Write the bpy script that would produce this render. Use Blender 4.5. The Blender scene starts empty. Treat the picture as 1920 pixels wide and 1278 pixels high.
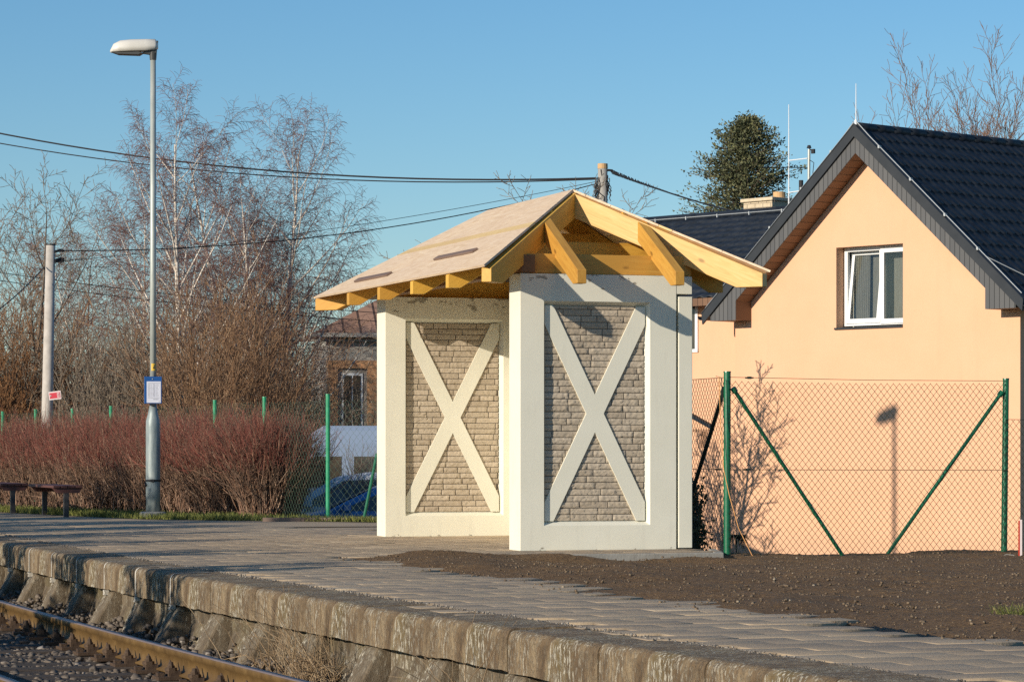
import bpy, math, random
import numpy as np
from mathutils import Vector, Matrix
R = math.radians
scene = bpy.context.scene
C = scene.collection

# ------------------------------------------------------------------ camera, sky, sun, exposure
HC = 0.97                                   # camera height above the platform surface
cam = bpy.data.cameras.new("camera"); cam.sensor_width = 36; cam.lens = 105
cam.shift_y = 199/1920; cam.clip_start = 0.1; cam.clip_end = 3000
cam_o = bpy.data.objects.new("camera", cam); C.objects.link(cam_o)
cam_o.location = (0, 0, HC); cam_o.rotation_euler = (R(90), 0, 0)
scene.camera = cam_o
SUN_EL = 17.5; SH = Vector((-.745, -.668, 0)).normalized()
to_sun = Vector((SH.x*math.cos(R(SUN_EL)), SH.y*math.cos(R(SUN_EL)), math.sin(R(SUN_EL))))
w = bpy.data.worlds.new("World"); scene.world = w; w.use_nodes = True
nt = w.node_tree; sky = nt.nodes.new("ShaderNodeTexSky"); sky.sky_type = 'NISHITA'; sky.sun_disc = False
sky.sun_elevation = R(SUN_EL); sky.sun_rotation = math.atan2(to_sun.x, to_sun.y)
sky.air_density = 1.0; sky.dust_density = 0.1; sky.ozone_density = 4.6
bg = nt.nodes["Background"]; bg.inputs[1].default_value = 0.115
hs = nt.nodes.new('ShaderNodeHueSaturation'); hs.inputs['Saturation'].default_value = 1.12; hs.inputs['Hue'].default_value = .497
nt.links.new(sky.outputs[0], hs.inputs['Color']); nt.links.new(hs.outputs[0], bg.inputs[0])
sun = bpy.data.lights.new("sun", 'SUN'); sun.energy = 5.0; sun.angle = R(0.5); sun.color = (1.0, .895, .75)
sun_o = bpy.data.objects.new("sun", sun); C.objects.link(sun_o)
sun_o.rotation_euler = (-to_sun).to_track_quat('-Z', 'Y').to_euler(); sun_o.location = (-20, -20, 20)
scene.view_settings.view_transform = 'Standard'; scene.view_settings.look = 'None'
scene.cycles.use_denoising = False; scene.cycles.use_adaptive_sampling = False; scene.cycles.max_bounces = 6; scene.cycles.sample_clamp_indirect = 2.5; scene.cycles.sample_clamp_direct = 12; scene.cycles.diffuse_bounces = 3
scene.view_settings.exposure = 0.02; scene.view_settings.gamma = 1

# ------------------------------------------------------------------ helpers
def at(px, py, Y):                          # a point of the photo at distance Y
    return Vector(((px-960)/5600*Y, Y, HC-(py-838)/5600*Y))

class NT:
    def __init__(s, name):
        s.m = bpy.data.materials.new(name); s.m.use_nodes = True
        s.t = s.m.node_tree; s.b = s.t.nodes["Principled BSDF"]
    def n(s, typ, **kw):
        x = s.t.nodes.new(typ)
        for k, v in kw.items():
            if isinstance(k, str) and hasattr(x, k): setattr(x, k, v)
        return x
    def l(s, a, b): s.t.links.new(a, b)
    def coord(s, scale=(1, 1, 1), src='Object', rot=(0, 0, 0)):
        c = s.n("ShaderNodeTexCoord"); mp = s.n("ShaderNodeMapping"); mp.inputs['Scale'].default_value = scale
        mp.inputs['Rotation'].default_value = rot
        s.l(c.outputs[src], mp.inputs[0]); return mp.outputs[0]
    def noise(s, vec, scale, detail=4, rough=.6, dist=0):
        x = s.n("ShaderNodeTexNoise"); x.inputs['Scale'].default_value = scale
        x.inputs['Detail'].default_value = detail; x.inputs['Roughness'].default_value = rough
        x.inputs['Distortion'].default_value = dist; s.l(vec, x.inputs['Vector']); return x.outputs['Fac']
    def ramp(s, fac, stops):
        x = s.n("ShaderNodeValToRGB"); e = x.color_ramp.elements
        while len(e) < len(stops): e.new(.5)
        for i, (p, c) in enumerate(stops):
            e[i].position = p; e[i].color = (*c, 1) if len(c) == 3 else c
        s.l(fac, x.inputs[0]); return x.outputs[0]
    def mix(s, fac, a, b, mode='MIX'):
        x = s.n("ShaderNodeMix"); x.data_type = 'RGBA'; x.blend_type = mode
        for v, i in ((fac, 0), (a, 6), (b, 7)):
            if hasattr(v, 'links'): s.l(v, x.inputs[i])
            else: x.inputs[i].default_value = (*v, 1) if isinstance(v, tuple) else v
        return x.outputs[2]
    def math(s, op, a, b=0.0):
        x = s.n("ShaderNodeMath"); x.operation = op
        for v, i in ((a, 0), (b, 1)):
            if hasattr(v, 'links'): s.l(v, x.inputs[i])
            else: x.inputs[i].default_value = v
        return x.outputs[0]
    def bump(s, h, strength=.4, dist=.01):
        x = s.n("ShaderNodeBump"); x.inputs['Strength'].default_value = strength
        x.inputs['Distance'].default_value = dist; s.l(h, x.inputs['Height']); s.l(x.outputs[0], s.b.inputs['Normal'])
    def col(s, c):
        if hasattr(c, 'links'): s.l(c, s.b.inputs['Base Color'])
        else: s.b.inputs['Base Color'].default_value = (*c, 1)
    def rough(s, r): s.b.inputs['Roughness'].default_value = r

def simple(name, c1, c2=None, scale=8, rough=.7, bump=0, bd=.01, metal=0, stretch=(1, 1, 1), spec=None):
    m = NT(name); v = m.coord(stretch)
    if c2: m.col(m.ramp(m.noise(v, scale, 5), [(.3, c1), (.7, c2)]))
    else: m.col(c1)
    m.rough(rough); m.b.inputs['Metallic'].default_value = metal
    if spec is not None: m.b.inputs['Specular IOR Level'].default_value = spec
    if bump: m.bump(m.noise(v, scale*3, 5), bump, bd)
    return m.m

def wood_mat(name, c_dark, c_mid, c_light, rough=.55, knots=True):
    m = NT(name); v = m.coord((1.2, 14, 14)); n1 = m.noise(v, 1.6, 6, .6, 1.2)
    c = m.ramp(n1, [(.28, c_dark), (.5, c_mid), (.74, c_light)])
    big = m.noise(m.coord((1, 1, 1)), 1.7, 3)
    c = m.mix(m.ramp(big, [(.35, (0, 0, 0)), (.7, (1, 1, 1))]), c, c_mid, 'MIX')
    if knots:
        vo = m.n("ShaderNodeTexVoronoi"); vo.inputs['Scale'].default_value = 2.2
        m.l(m.coord((1, 2.2, 2.2)), vo.inputs['Vector'])
        k = m.ramp(vo.outputs['Distance'], [(.05, (1, 1, 1)), (.11, (0, 0, 0))])
        c = m.mix(m.math('MULTIPLY', k, .7), c, tuple(x*.45 for x in c_dark))
    oi = m.n('ShaderNodeObjectInfo'); hv = m.n('ShaderNodeHueSaturation'); hv.inputs['Saturation'].default_value = .96
    m.l(m.math('ADD', .80, m.math('MULTIPLY', oi.outputs['Random'], .30)), hv.inputs['Value']); m.l(m.math('ADD', .497, m.math('MULTIPLY', oi.outputs['Random'], .012)), hv.inputs['Hue']); m.l(c, hv.inputs['Color'])
    m.col(hv.outputs[0]); m.rough(rough); m.bump(n1, .2, .005); return m.m

M = {}
# painted wall: cream paint, flaking near the top edge
def paint():
    m = NT("cream_paint"); v = m.coord()
    base = m.ramp(m.noise(v, 2.2, 5), [(.3, (.77, .74, .60)), (.7, (.82, .79, .65))])
    dirt = m.ramp(m.noise(m.coord((6, 6, .8)), 2.5, 5), [(.55, (0, 0, 0)), (.8, (1, 1, 1))])
    base = m.mix(m.math('MULTIPLY', dirt, .22), base, (.48, .45, .37))
    sep = m.n("ShaderNodeSeparateXYZ"); m.l(v, sep.inputs[0])
    zf = m.n("ShaderNodeMapRange"); zf.inputs[1].default_value = 2.28; zf.inputs[2].default_value = 2.6
    zf.inputs[3].default_value = 0; zf.inputs[4].default_value = .2; m.l(sep.outputs[2], zf.inputs[0])
    z0 = m.n("ShaderNodeMapRange"); z0.inputs[1].default_value = .06; z0.inputs[2].default_value = .0
    z0.inputs[3].default_value = 0; z0.inputs[4].default_value = .16; m.l(sep.outputs[2], z0.inputs[0])
    fl = m.noise(m.coord((1, 1, 1.6)), 7.5, 6, .65)
    f = m.math('ADD', m.math('ADD', fl, zf.outputs[0]), z0.outputs[0])
    mask = m.ramp(f, [(.755, (0, 0, 0)), (.765, (1, 1, 1))])
    c = m.mix(mask, base, (.36, .33, .26)); m.col(c); m.rough(.75)
    h = m.math('SUBTRACT', m.noise(v, 60, 3), m.math('MULTIPLY', mask, 3.0)); m.bump(h, .09, .004)
    return m.m
M['paint'] = paint()
def brick():
    m = NT("split_face_brick"); v = m.coord(); g = m.n("ShaderNodeNewGeometry")
    c = m.ramp(g.outputs['Random Per Island'], [(0, (.45, .365, .26)), (.5, (.52, .43, .31)), (1, (.60, .50, .37))])
    c = m.mix(m.ramp(m.noise(v, 60, 5), [(.4, (0, 0, 0)), (.7, (.6, .6, .6))]), c, (.34, .28, .22))
    m.col(c); m.rough(.9); m.bump(m.noise(v, 55, 6, .7), .4, .008); return m.m
M['brick'] = brick()
M['mortar'] = simple("dark_mortar", (.12, .10, .085), (.19, .16, .13), 20, .95, .4)
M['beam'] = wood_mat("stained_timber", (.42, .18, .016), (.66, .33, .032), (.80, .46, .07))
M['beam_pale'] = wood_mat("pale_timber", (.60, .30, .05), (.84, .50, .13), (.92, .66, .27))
M['plate_shade_brown'] = wood_mat("shade_brown_timber", (.16, .07, .025), (.24, .11, .04), (.32, .16, .07), .7)  # eave shade on the left wall plate, put into the timber colour
M['strip_brown'] = wood_mat("brown_batten", (.12, .075, .055), (.20, .13, .10), (.27, .19, .15), .7, False)
def osb():
    m = NT("sheathing_board"); v = m.coord((6, 1.2, 6)); n1 = m.noise(v, 3.5, 6, .65, .8)
    c = m.ramp(n1, [(.3, (.60, .42, .25)), (.5, (.74, .55, .36)), (.7, (.82, .66, .46))])
    c = m.mix(m.ramp(m.noise(m.coord(), 1.1, 4), [(.35, (0, 0, 0)), (.7, (.5, .5, .5))]), c, (.66, .50, .36))
    m.col(c); m.rough(.7); m.bump(m.noise(m.coord((3, 1, 3)), 14, 6), .3, .006); return m.m
M['osb'] = osb()
M['osb_yellow'] = wood_mat("fresh_board", (.55, .34, .13), (.70, .47, .20), (.78, .58, .28), .6, False)
def weathered(name, cols, streak=True, s=1.0):
    m = NT(name); g = m.n("ShaderNodeNewGeometry")
    n1 = m.noise(m.coord((5*s, 5*s, 2.2*s)), 1.6, 9, .72, .5); c = m.ramp(n1, cols)
    big = m.ramp(m.noise(m.coord((1, 1.0, .4)), 1.4, 3), [(.38, (0, 0, 0)), (.66, (1, 1, 1))])
    c = m.mix(m.math('MULTIPLY', big, .45), c, cols[0][1])
    g_ = m.ramp(m.noise(m.coord((1.2, 1.2, .7)), 1.9, 4), [(.52, (0, 0, 0)), (.72, (.8, .8, .8))])
    c = m.mix(m.math('MULTIPLY', g_, .5), c, (.20, .165, .04))
    wz = m.ramp(m.noise(m.coord((30, 30, 11)), 1.4, 6, .75), [(.50, (0, 0, 0)), (.57, (1, 1, 1))])
    area = m.ramp(m.noise(m.coord((1.6, 1.6, .5)), 1.5, 4), [(.42, (.08, .08, .08)), (.58, (1, 1, 1))])
    c = m.mix(m.math('MULTIPLY', m.math('MULTIPLY', wz, area), .9 if streak else .4), c, (.62, .56, .43))
    pit = m.noise(m.coord(), 70, 5, .7); dk = m.ramp(pit, [(.30, (1, 1, 1)), (.40, (0, 0, 0))])
    c = m.mix(m.math('MULTIPLY', dk, .6), c, (.03, .022, .014))
    m.col(c); m.rough(.92)
    h = m.math('ADD', m.noise(m.coord(), 22, 9, .8), m.math('MULTIPLY', wz, .25)); m.bump(h, .9, .018); return m.m
M['slab'] = weathered("weathered_edge_slab", [(.3, (.07, .040, .018)), (.48, (.21, .14, .073)), (.66, (.42, .32, .19))])
M['block'] = weathered("mossy_concrete", [(.3, (.07, .048, .028)), (.5, (.17, .128, .08)), (.72, (.29, .235, .16))], True, .6)
M['grout'] = simple("pale_grout", (.42, .38, .31), (.62, .58, .5), 30, .9, .5)
def pavers():
    m = NT("old_pavers"); v = m.coord(); g = m.n("ShaderNodeNewGeometry")
    c = m.ramp(g.outputs['Random Per Island'], [(0, (.42, .315, .20)), (.5, (.45, .34, .215)), (.9, (.48, .365, .235)), (1, (.58, .46, .31))])
    c = m.mix(m.ramp(m.noise(v, 1.1, 6, .65), [(.38, (0, 0, 0)), (.7, (.8, .8, .8))]), c, (.27, .21, .15))
    c = m.mix(m.ramp(m.noise(v, 140, 3), [(.66, (0, 0, 0)), (.76, (.8, .8, .8))]), c, (.45, .4, .33))
    m.col(c); m.rough(.88); m.bump(m.noise(v, 45, 7, .7), .6, .012); return m.m
M['paver'] = pavers()
M['sand'] = simple("joint_sand", (.10, .082, .06), (.20, .17, .13), 60, .95, .5)
def soil():
    m = NT("brown_soil"); v = m.coord()
    c = m.ramp(m.noise(v, 30, 10, .85), [(.34, (.035, .019, .007)), (.5, (.19, .105, .040)), (.66, (.42, .255, .11))])
    c = m.mix(m.ramp(m.noise(v, .9, 4), [(.4, (0, 0, 0)), (.7, (.5, .5, .5))]), c, (.09, .055, .028))
    m.col(c); m.rough(.95); m.bump(m.noise(v, 45, 8, .8), 1.0, .03); return m.m
M['soil'] = soil()
def rnd(name, stops, rough=.9, nz=40):
    m = NT(name); g = m.n("ShaderNodeNewGeometry")
    c = m.ramp(g.outputs['Random Per Island'], stops)
    m.col(m.mix(.35, c, m.ramp(m.noise(m.coord(), nz, 4), [(.3, tuple(x*.5 for x in stops[0][1])), (.7, stops[-1][1])])))
    m.rough(rough); return m.m
M['clod'] = rnd("soil_clods", [(0, (.06, .035, .016)), (.6, (.13, .08, .04)), (.95, (.20, .13, .07)), (1, (.38, .31, .22))])
M['ballast'] = rnd("track_stones", [(0, (.03, .021, .014)), (.6, (.085, .060, .040)), (.93, (.17, .125, .085)), (1, (.42, .37, .31))])
M['grit'] = rnd("pale_grit", [(0, (.10, .08, .06)), (.6, (.2, .165, .13)), (1, (.45, .4, .33))])
M['ground'] = simple("rough_ground", (.045, .05, .022), (.12, .10, .055), 1.5, .95, .5)
M['tarmac'] = simple("car_park", (.06, .055, .05), (.10, .09, .08), 6, .9, .3)
M['trackbed'] = simple("track_bed", (.03, .021, .014), (.085, .06, .04), 9, .95, .9, .03)
M['sleeper'] = simple("oily_sleeper", (.03, .021, .015), (.10, .075, .053), 6, .9, .7, .02, stretch=(1, 6, 6))
def rust():
    m = NT("rusty_rail"); v = m.coord((1.5, 1.5, 1.5))
    c = m.ramp(m.noise(v, 3, 7, .7), [(.3, (.085, .048, .016)), (.55, (.15, .088, .03)), (.75, (.22, .135, .05))])
    m.col(c); m.rough(.55); m.b.inputs['Specular IOR Level'].default_value = .35; m.bump(m.noise(v, 60, 4), .2, .003); return m.m
M['rail'] = rust()
M['railtop'] = simple("rail_running_surface", (.24, .17, .14), (.32, .24, .20), 12, .5, metal=.2)
M['fasten'] = simple("rusty_fastening", (.045, .026, .015), (.10, .06, .032), 30, .8, .4)
M['galv'] = simple("galvanised_steel", (.36, .39, .36), (.50, .52, .47), 9, .5, .15, metal=.25, stretch=(1, 1, .3))
M['galv_old'] = simple("streaked_galvanised_steel", (.17, .22, .23), (.38, .42, .40), 6, .5, .2, metal=.25, stretch=(3, 3, .5))
M['lampshell'] = simple("off_white_shell", (.62, .59, .52), (.70, .67, .6), 5, .45)
M['lampdark'] = simple("lamp_underside", (.06, .06, .055), None, rough=.4)
M['glass_dull'] = simple("lamp_glass", (.30, .30, .27), None, rough=.15)
M['concrete'] = simple("pale_concrete", (.42, .38, .33), (.55, .5, .44), 7, .85, .3)
M['kerb'] = simple("kerb_concrete", (.28, .26, .22), (.38, .36, .31), 12, .9, .4)
M['polewood'] = simple("pole_concrete", (.30, .28, .24), (.44, .41, .36), 7, .85, .3, stretch=(4, 4, 1))
M['black'] = simple("black_cable", (.012, .012, .014), None, rough=.6)
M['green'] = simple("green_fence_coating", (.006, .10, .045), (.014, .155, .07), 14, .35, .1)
M['green_bright'] = simple("green_post_coating", (.010, .22, .095), (.028, .33, .155), 14, .4, .1)  # brighter green for the left boundary fence posts
M['green_wire'] = simple("fence_wire", (.016, .024, .012), None, rough=.7)
M['green_wire2'] = simple("pale_fence_wire", (.12, .20, .13), None, rough=.6)
M['strut_dark'] = simple("dark_strut", (.006, .018, .012), None, rough=.5)
def peach():
    m = NT("peach_render"); v = m.coord()
    c = m.ramp(m.noise(v, 1.1, 6, .6), [(.3, (.75, .428, .252)), (.7, (.79, .458, .277))])
    st = m.ramp(m.noise(m.coord((3.5, 3.5, .25)), 2.0, 6, .65), [(.52, (0, 0, 0)), (.78, (1, 1, 1))])
    c = m.mix(m.math('MULTIPLY', st, .22), c, (.60, .36, .22))
    sep = m.n("ShaderNodeSeparateXYZ"); m.l(v, sep.inputs[0]); z0 = m.n("ShaderNodeMapRange"); z0.inputs[1].default_value = .9; z0.inputs[2].default_value = .1
    m.l(m.math('ADD', sep.outputs[2], m.math('MULTIPLY', m.noise(v, 6, 5), .5)), z0.inputs[0])
    c = m.mix(m.math('MULTIPLY', z0.outputs[0], .5), c, (.42, .28, .19)); m.col(c); m.rough(.92); m.bump(m.noise(v, 90, 4), .5, .006); return m.m
M['render'] = peach()
M['render2'] = M['render']
def tile_mat():
    m = NT("anthracite_tiles"); m.col(m.ramp(m.noise(m.coord(), 4, 6, .75), [(.35, (.009, .013, .020)), (.65, (.028, .034, .044))]))
    m.rough(.55); m.b.inputs['Specular IOR Level'].default_value = .25; return m.m
M['tile'] = tile_mat()
M['trim'] = simple("anthracite_trim", (.028, .032, .037), (.038, .042, .047), 4, .5, spec=.3)
def groove(name, c1, c2, axis, pitch, gap, rough=.6):
    m = NT(name); v = m.coord(); sp = m.n("ShaderNodeSeparateXYZ"); m.l(v, sp.inputs[0])
    f = m.math('FRACT', m.math('DIVIDE', sp.outputs[axis], pitch))
    edge = m.math('ABSOLUTE', m.math('SUBTRACT', f, .5)); line = m.ramp(edge, [(.5-gap*1.6, (1, 1, 1)), (.5-gap, (0, 0, 0))])
    cell = m.n("ShaderNodeTexWhiteNoise"); cell.noise_dimensions = '1D'
    m.l(m.math('FLOOR', m.math('DIVIDE', sp.outputs[axis], pitch)), cell.inputs['W'])
    c = m.mix(cell.outputs['Value'], c1, c2); dark = tuple(x*.25 for x in c1)
    m.col(m.mix(line, dark, c)); m.rough(rough); m.bump(line, .8, .01); return m.m
M['fascia'] = groove("grey_fascia_boards", (.085, .085, .085), (.11, .108, .105), 0, .105, .04)
M['soffit'] = groove("brown_soffit_boards", (.15, .078, .040), (.20, .105, .055), 0, .13, .03)
M['pvc'] = simple("white_window_frame", (.80, .80, .78), None, rough=.35)
M['sill'] = simple("dark_sill", (.03, .03, .032), None, rough=.5)
def glass():
    m = NT("window_glass"); m.col((.02, .03, .035)); m.rough(.04)
    m.b.inputs['IOR'].default_value = 2.1
    m.b.inputs['Alpha'].default_value = .32; return m.m
M['glass'] = glass()
M['carglass'] = simple("car_glass", (.03, .03, .026), (.09, .07, .045), 2.5, rough=.12, spec=.8)  # brown mottling in the glass colour stands for reflections
M['curtain'] = simple("olive_curtain", (.42, .42, .32), (.62, .62, .52), 9, .9, stretch=(8, 8, .3))
M['room'] = simple("dark_room", (.05, .055, .055), None, rough=.9)
M['chim'] = simple("cream_chimney_brick", (.52, .42, .28), (.64, .53, .37), 12, .85, .3)
M['clay'] = simple("clay_pot", (.58, .36, .17), None, rough=.8)
M['whiterod'] = simple("white_rod", (.72, .74, .74), None, rough=.4)
M['bark'] = simple("grey_brown_bark", (.10, .075, .055), (.20, .155, .115), 12, .9)
def birch():
    m = NT("birch_bark"); v = m.coord((3, 3, 10))
    m.col(m.ramp(m.noise(v, 1.6, 5, .7), [(.34, (.14, .11, .09)), (.42, (.68, .60, .5)), (.8, (.80, .73, .63))])); m.rough(.8); return m.m
M['birch'] = birch()
M['twig_birch'] = simple("birch_twigs", (.17, .085, .07), (.25, .14, .115), 2, .85)
M['twig_brown'] = rnd("brown_twigs", [(0, (.055, .024, .011)), (.6, (.185, .088, .038)), (.9, (.33, .18, .085)), (1, (.50, .35, .22))])
M['twig_grey'] = rnd("grey_twigs", [(0, (.07, .048, .032)), (.6, (.19, .14, .095)), (.9, (.32, .25, .18)), (1, (.5, .42, .32))])
M['twig_rust'] = rnd("rust_twigs", [(0, (.08, .03, .011)), (.6, (.21, .082, .028)), (.9, (.36, .17, .065)), (1, (.5, .3, .15))])
M['stem_hedge'] = rnd("hedge_stems", [(0, (.018, .007, .005)), (.62, (.088, .032, .018)), (.88, (.24, .10, .05)), (1, (.70, .48, .32))], .8)
M['tip_hedge'] = rnd("red_hedge_tips", [(0, (.05, .008, .008)), (.5, (.17, .022, .018)), (.85, (.32, .05, .035)), (1, (.55, .28, .18))], .7)
M['straw'] = rnd("dry_stalks", [(0, (.22, .13, .06)), (.6, (.38, .25, .13)), (1, (.52, .40, .25))], .8)
M['grass'] = rnd("winter_grass", [(0, (.05, .07, .012)), (.6, (.13, .16, .025)), (1, (.26, .25, .06))], .8)
M['needle'] = rnd("conifer_needles", [(0, (.035, .055, .025)), (.5, (.095, .115, .05)), (.85, (.16, .165, .07)), (1, (.23, .20, .09))], .8)
M['leaf_brown'] = rnd("withered_leaves", [(0, (.08, .05, .02)), (.6, (.18, .13, .04)), (1, (.3, .22, .07))], .8)
M['dark_wood'] = simple("dark_red_slats", (.085, .032, .025), (.14, .055, .042), 14, .6, .2, stretch=(1, 8, 8))
M['dark_metal'] = simple("dark_metal_leg", (.05, .045, .043), None, rough=.5)
M['blue'] = simple("blue_plastic", (.01, .075, .26), None, rough=.35)
M['paper'] = simple("white_paper", (.62, .63, .70), None, rough=.7)
M['ink'] = simple("grey_print", (.30, .31, .36), None, rough=.8)
M['yellow'] = simple("yellow_sticker", (.75, .48, .05), None, rough=.5)
M['red'] = simple("red_sign_face", (.62, .045, .07), None, rough=.5)
M['signwhite'] = simple("white_sign_mark", (.75, .65, .62), None, rough=.5)
M['orange_line'] = simple("orange_line", (.75, .36, .12), None, rough=.6)
M['copper'] = simple("brown_downpipe", (.20, .085, .035), (.28, .13, .06), 10, .5)
M['carblue'] = simple("blue_car_paint", (.02, .17, .45), None, rough=.22, spec=.7)
M['carsilver'] = simple("silver_car_paint", (.50, .53, .58), None, rough=.3)
M['carvan'] = simple("pale_van_paint", (.24, .30, .40), None, rough=.3)
M['tyre'] = simple("tyre_rubber", (.02, .02, .02), None, rough=.9)
M['rim'] = simple("wheel_rim", (.4, .4, .42), None, rough=.35, metal=.6)
M['oldroof'] = groove("rusty_sheet_roof", (.30, .165, .105), (.38, .22, .145), 0, .5, .05, .8)
M['plaster'] = simple("grey_plaster", (.33, .31, .27), (.42, .39, .34), 2, .9)
M['oldbrick'] = simple("orange_brick", (.55, .24, .10), (.68, .40, .20), 9, .9, .4)

def link(o, parent=None):
    C.objects.link(o)
    if parent is not None: o.parent = parent
    return o
def tag(o, label=None, cat=None, group=None, kind=None):
    if label: o['label'] = label
    if cat: o['category'] = cat
    if group: o['group'] = group
    if kind: o['kind'] = kind
    return o
def empty(name, loc=(0, 0, 0), rz=0, label=None, cat=None, group=None):
    o = bpy.data.objects.new(name, None); o.empty_display_size = .2; o.location = loc; o.rotation_euler = (0, 0, rz)
    C.objects.link(o); return tag(o, label, cat, group)

class MB:
    """collects simple shapes into one mesh"""
    def __init__(s): s.v = []; s.f = []; s.mi = []; s.cur = 0
    def add(s, vs, fs):
        b = len(s.v); s.v += [tuple(x) for x in vs]; s.f += [tuple(i+b for i in f) for f in fs]; s.mi += [s.cur]*len(fs); return s
    def box(s, x0, x1, y0, y1, z0, z1):
        vs = [(x, y, z) for z in (z0, z1) for y in (y0, y1) for x in (x0, x1)]
        return s.add(vs, [(0, 2, 3, 1), (4, 5, 7, 6), (0, 1, 5, 4), (2, 6, 7, 3), (0, 4, 6, 2), (1, 3, 7, 5)])
    def prism(s, poly, axis, a, b, fn=None):
        """poly in 2D extruded along axis ('x','y','z') from a to b"""
        n = len(poly)
        def mk(p, c): return {'x': (c, p[0], p[1]), 'y': (p[0], c, p[1]), 'z': (p[0], p[1], c)}[axis]
        vs = [mk(p, a) for p in poly]+[mk(p, b) for p in poly]
        if fn: vs = [fn(*v) for v in vs]
        fs = [tuple(range(n))[::-1], tuple(range(n, 2*n))]+[(i, (i+1) % n, n+(i+1) % n, n+i) for i in range(n)]
        return s.add(vs, fs)
    def tube(s, pts, rs, n=10, cap=True):
        pts = [Vector(p) for p in pts]
        if not isinstance(rs, (list, tuple)): rs = [rs]*len(pts)
        vs = []; up = None
        for i, p in enumerate(pts):
            d = (pts[min(i+1, len(pts)-1)]-pts[max(i-1, 0)]).normalized()
            if up is None:
                up = Vector((0, 0, 1)) if abs(d.z) < .9 else Vector((0, 1, 0))
            a = d.cross(up).normalized(); b = a.cross(d).normalized(); up = b
            vs += [p+a*rs[i]*math.cos(2*math.pi*k/n)+b*rs[i]*math.sin(2*math.pi*k/n) for k in range(n)]
        fs = [(i*n+k, i*n+(k+1) % n, (i+1)*n+(k+1) % n, (i+1)*n+k) for i in range(len(pts)-1) for k in range(n)]
        if cap: fs += [tuple(range(n))[::-1], tuple(range((len(pts)-1)*n, len(pts)*n))]
        return s.add(vs, fs)
    def build(s, name, mats, parent=None, smooth=False, bevel=0, fix=True, segs=2):
        me = bpy.data.meshes.new(name); me.from_pydata(s.v, [], s.f)
        if not isinstance(mats, (list, tuple)): mats = [mats]
        for m in mats: me.materials.append(m)
        if any(s.mi): me.polygons.foreach_set('material_index', s.mi)
        if fix:
            import bmesh
            bm = bmesh.new(); bm.from_mesh(me); bmesh.ops.recalc_face_normals(bm, faces=bm.faces); bm.to_mesh(me); bm.free()
        if smooth: me.polygons.foreach_set('use_smooth', [True]*len(me.polygons))
        me.update(); o = bpy.data.objects.new(name, me); link(o, parent)
        if bevel:
            b = o.modifiers.new("bevel", 'BEVEL'); b.width = bevel; b.segments = segs; b.limit_method = 'ANGLE'; b.angle_limit = R(30)
        return o

def np_mesh(name, verts, quads, mats, parent=None, mi=None, smooth=False, tri=False):
    me = bpy.data.meshes.new(name); k = 3 if tri else 4
    verts = np.asarray(verts, np.float32); quads = np.asarray(quads, np.int32)
    me.vertices.add(len(verts)); me.vertices.foreach_set('co', verts.ravel())
    me.loops.add(quads.size); me.loops.foreach_set('vertex_index', quads.ravel())
    me.polygons.add(len(quads)); me.polygons.foreach_set('loop_start', np.arange(0, quads.size, k, dtype=np.int32))
    me.polygons.foreach_set('loop_total', np.full(len(quads), k, np.int32))
    if mi is not None: me.polygons.foreach_set('material_index', np.asarray(mi, np.int32))
    if smooth: me.polygons.foreach_set('use_smooth', np.ones(len(quads), bool))
    if not isinstance(mats, (list, tuple)): mats = [mats]
    for m in mats: me.materials.append(m)
    me.update(calc_edges=True); me.validate()
    o = bpy.data.objects.new(name, me); return link(o, parent)

def segs_mesh(name, segs, mat, parent=None, sides=3):
    """segs: rows of x0 y0 z0 x1 y1 z1 r0 r1 -> tapered prisms"""
    S = np.asarray(segs, np.float64); p0 = S[:, :3]; p1 = S[:, 3:6]; r0 = S[:, 6:7]; r1 = S[:, 7:8]
    d = p1-p0; L = np.linalg.norm(d, axis=1, keepdims=True); L[L < 1e-9] = 1; d = d/L
    ref = np.where(np.abs(d[:, 2:3]) < .8, np.array([[0, 0, 1.]]), np.array([[1., 0, 0]]))
    a = np.cross(d, ref); a /= np.linalg.norm(a, axis=1, keepdims=True); b = np.cross(d, a)
    rings = []
    for (p, r) in ((p0, r0), (p1, r1)):
        for k in range(sides):
            t = 2*math.pi*k/sides; rings.append(p+(a*math.cos(t)+b*math.sin(t))*r)
    V = np.stack(rings, 1).reshape(-1, 3); n = len(S); base = (np.arange(n)*2*sides)[:, None]
    Q = np.concatenate([base+np.array([[k, (k+1) % sides, sides+(k+1) % sides, sides+k]]) for k in range(sides)], 0)
    return np_mesh(name, V, Q, mat, parent)

# platform frame: u to the right along the shelter's end wall, v backwards along the platform
WD = Vector((.949, .314, 0)).normalized(); DD = Vector((-WD.y, WD.x, 0)); P0 = Vector((.08, 28.0, 0))
RZ = math.atan2(WD.y, WD.x)
def U(u, v, z=0): return P0+WD*u+DD*v+Vector((0, 0, z))
def toUV(p): d = Vector(p)-P0; return d.dot(WD), d.dot(DD)
_ev = np.array([3.74, .52, -4.2, -7.4, -10.2, -12.6, -14.6, -15.3]); _eu = np.array([-4.29, -4.18, -4.12, -4.03, -3.98, -3.92, -3.66, -3.62])
_pc = np.polyfit(_ev, _eu, 2)
def UE(v): return float(np.polyval(_pc, max(min(v, 30), -17)))
frame = Matrix.Translation(P0) @ Matrix.Rotation(RZ, 4, 'Z')
def place_frame(o): o.matrix_world = frame; return o
rng = random.Random(11); nr = np.random.default_rng(7)

# ------------------------------------------------------------------ ground sheets
def struct(o, kind='structure'): o['kind'] = kind; return o
g = MB(); g.add([(-900, -300, -1.12), (900, -300, -1.12), (900, 1500, -1.12), (-900, 1500, -1.12)], [(0, 1, 2, 3)])
struct(g.build('ground', M['ground']))
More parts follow.
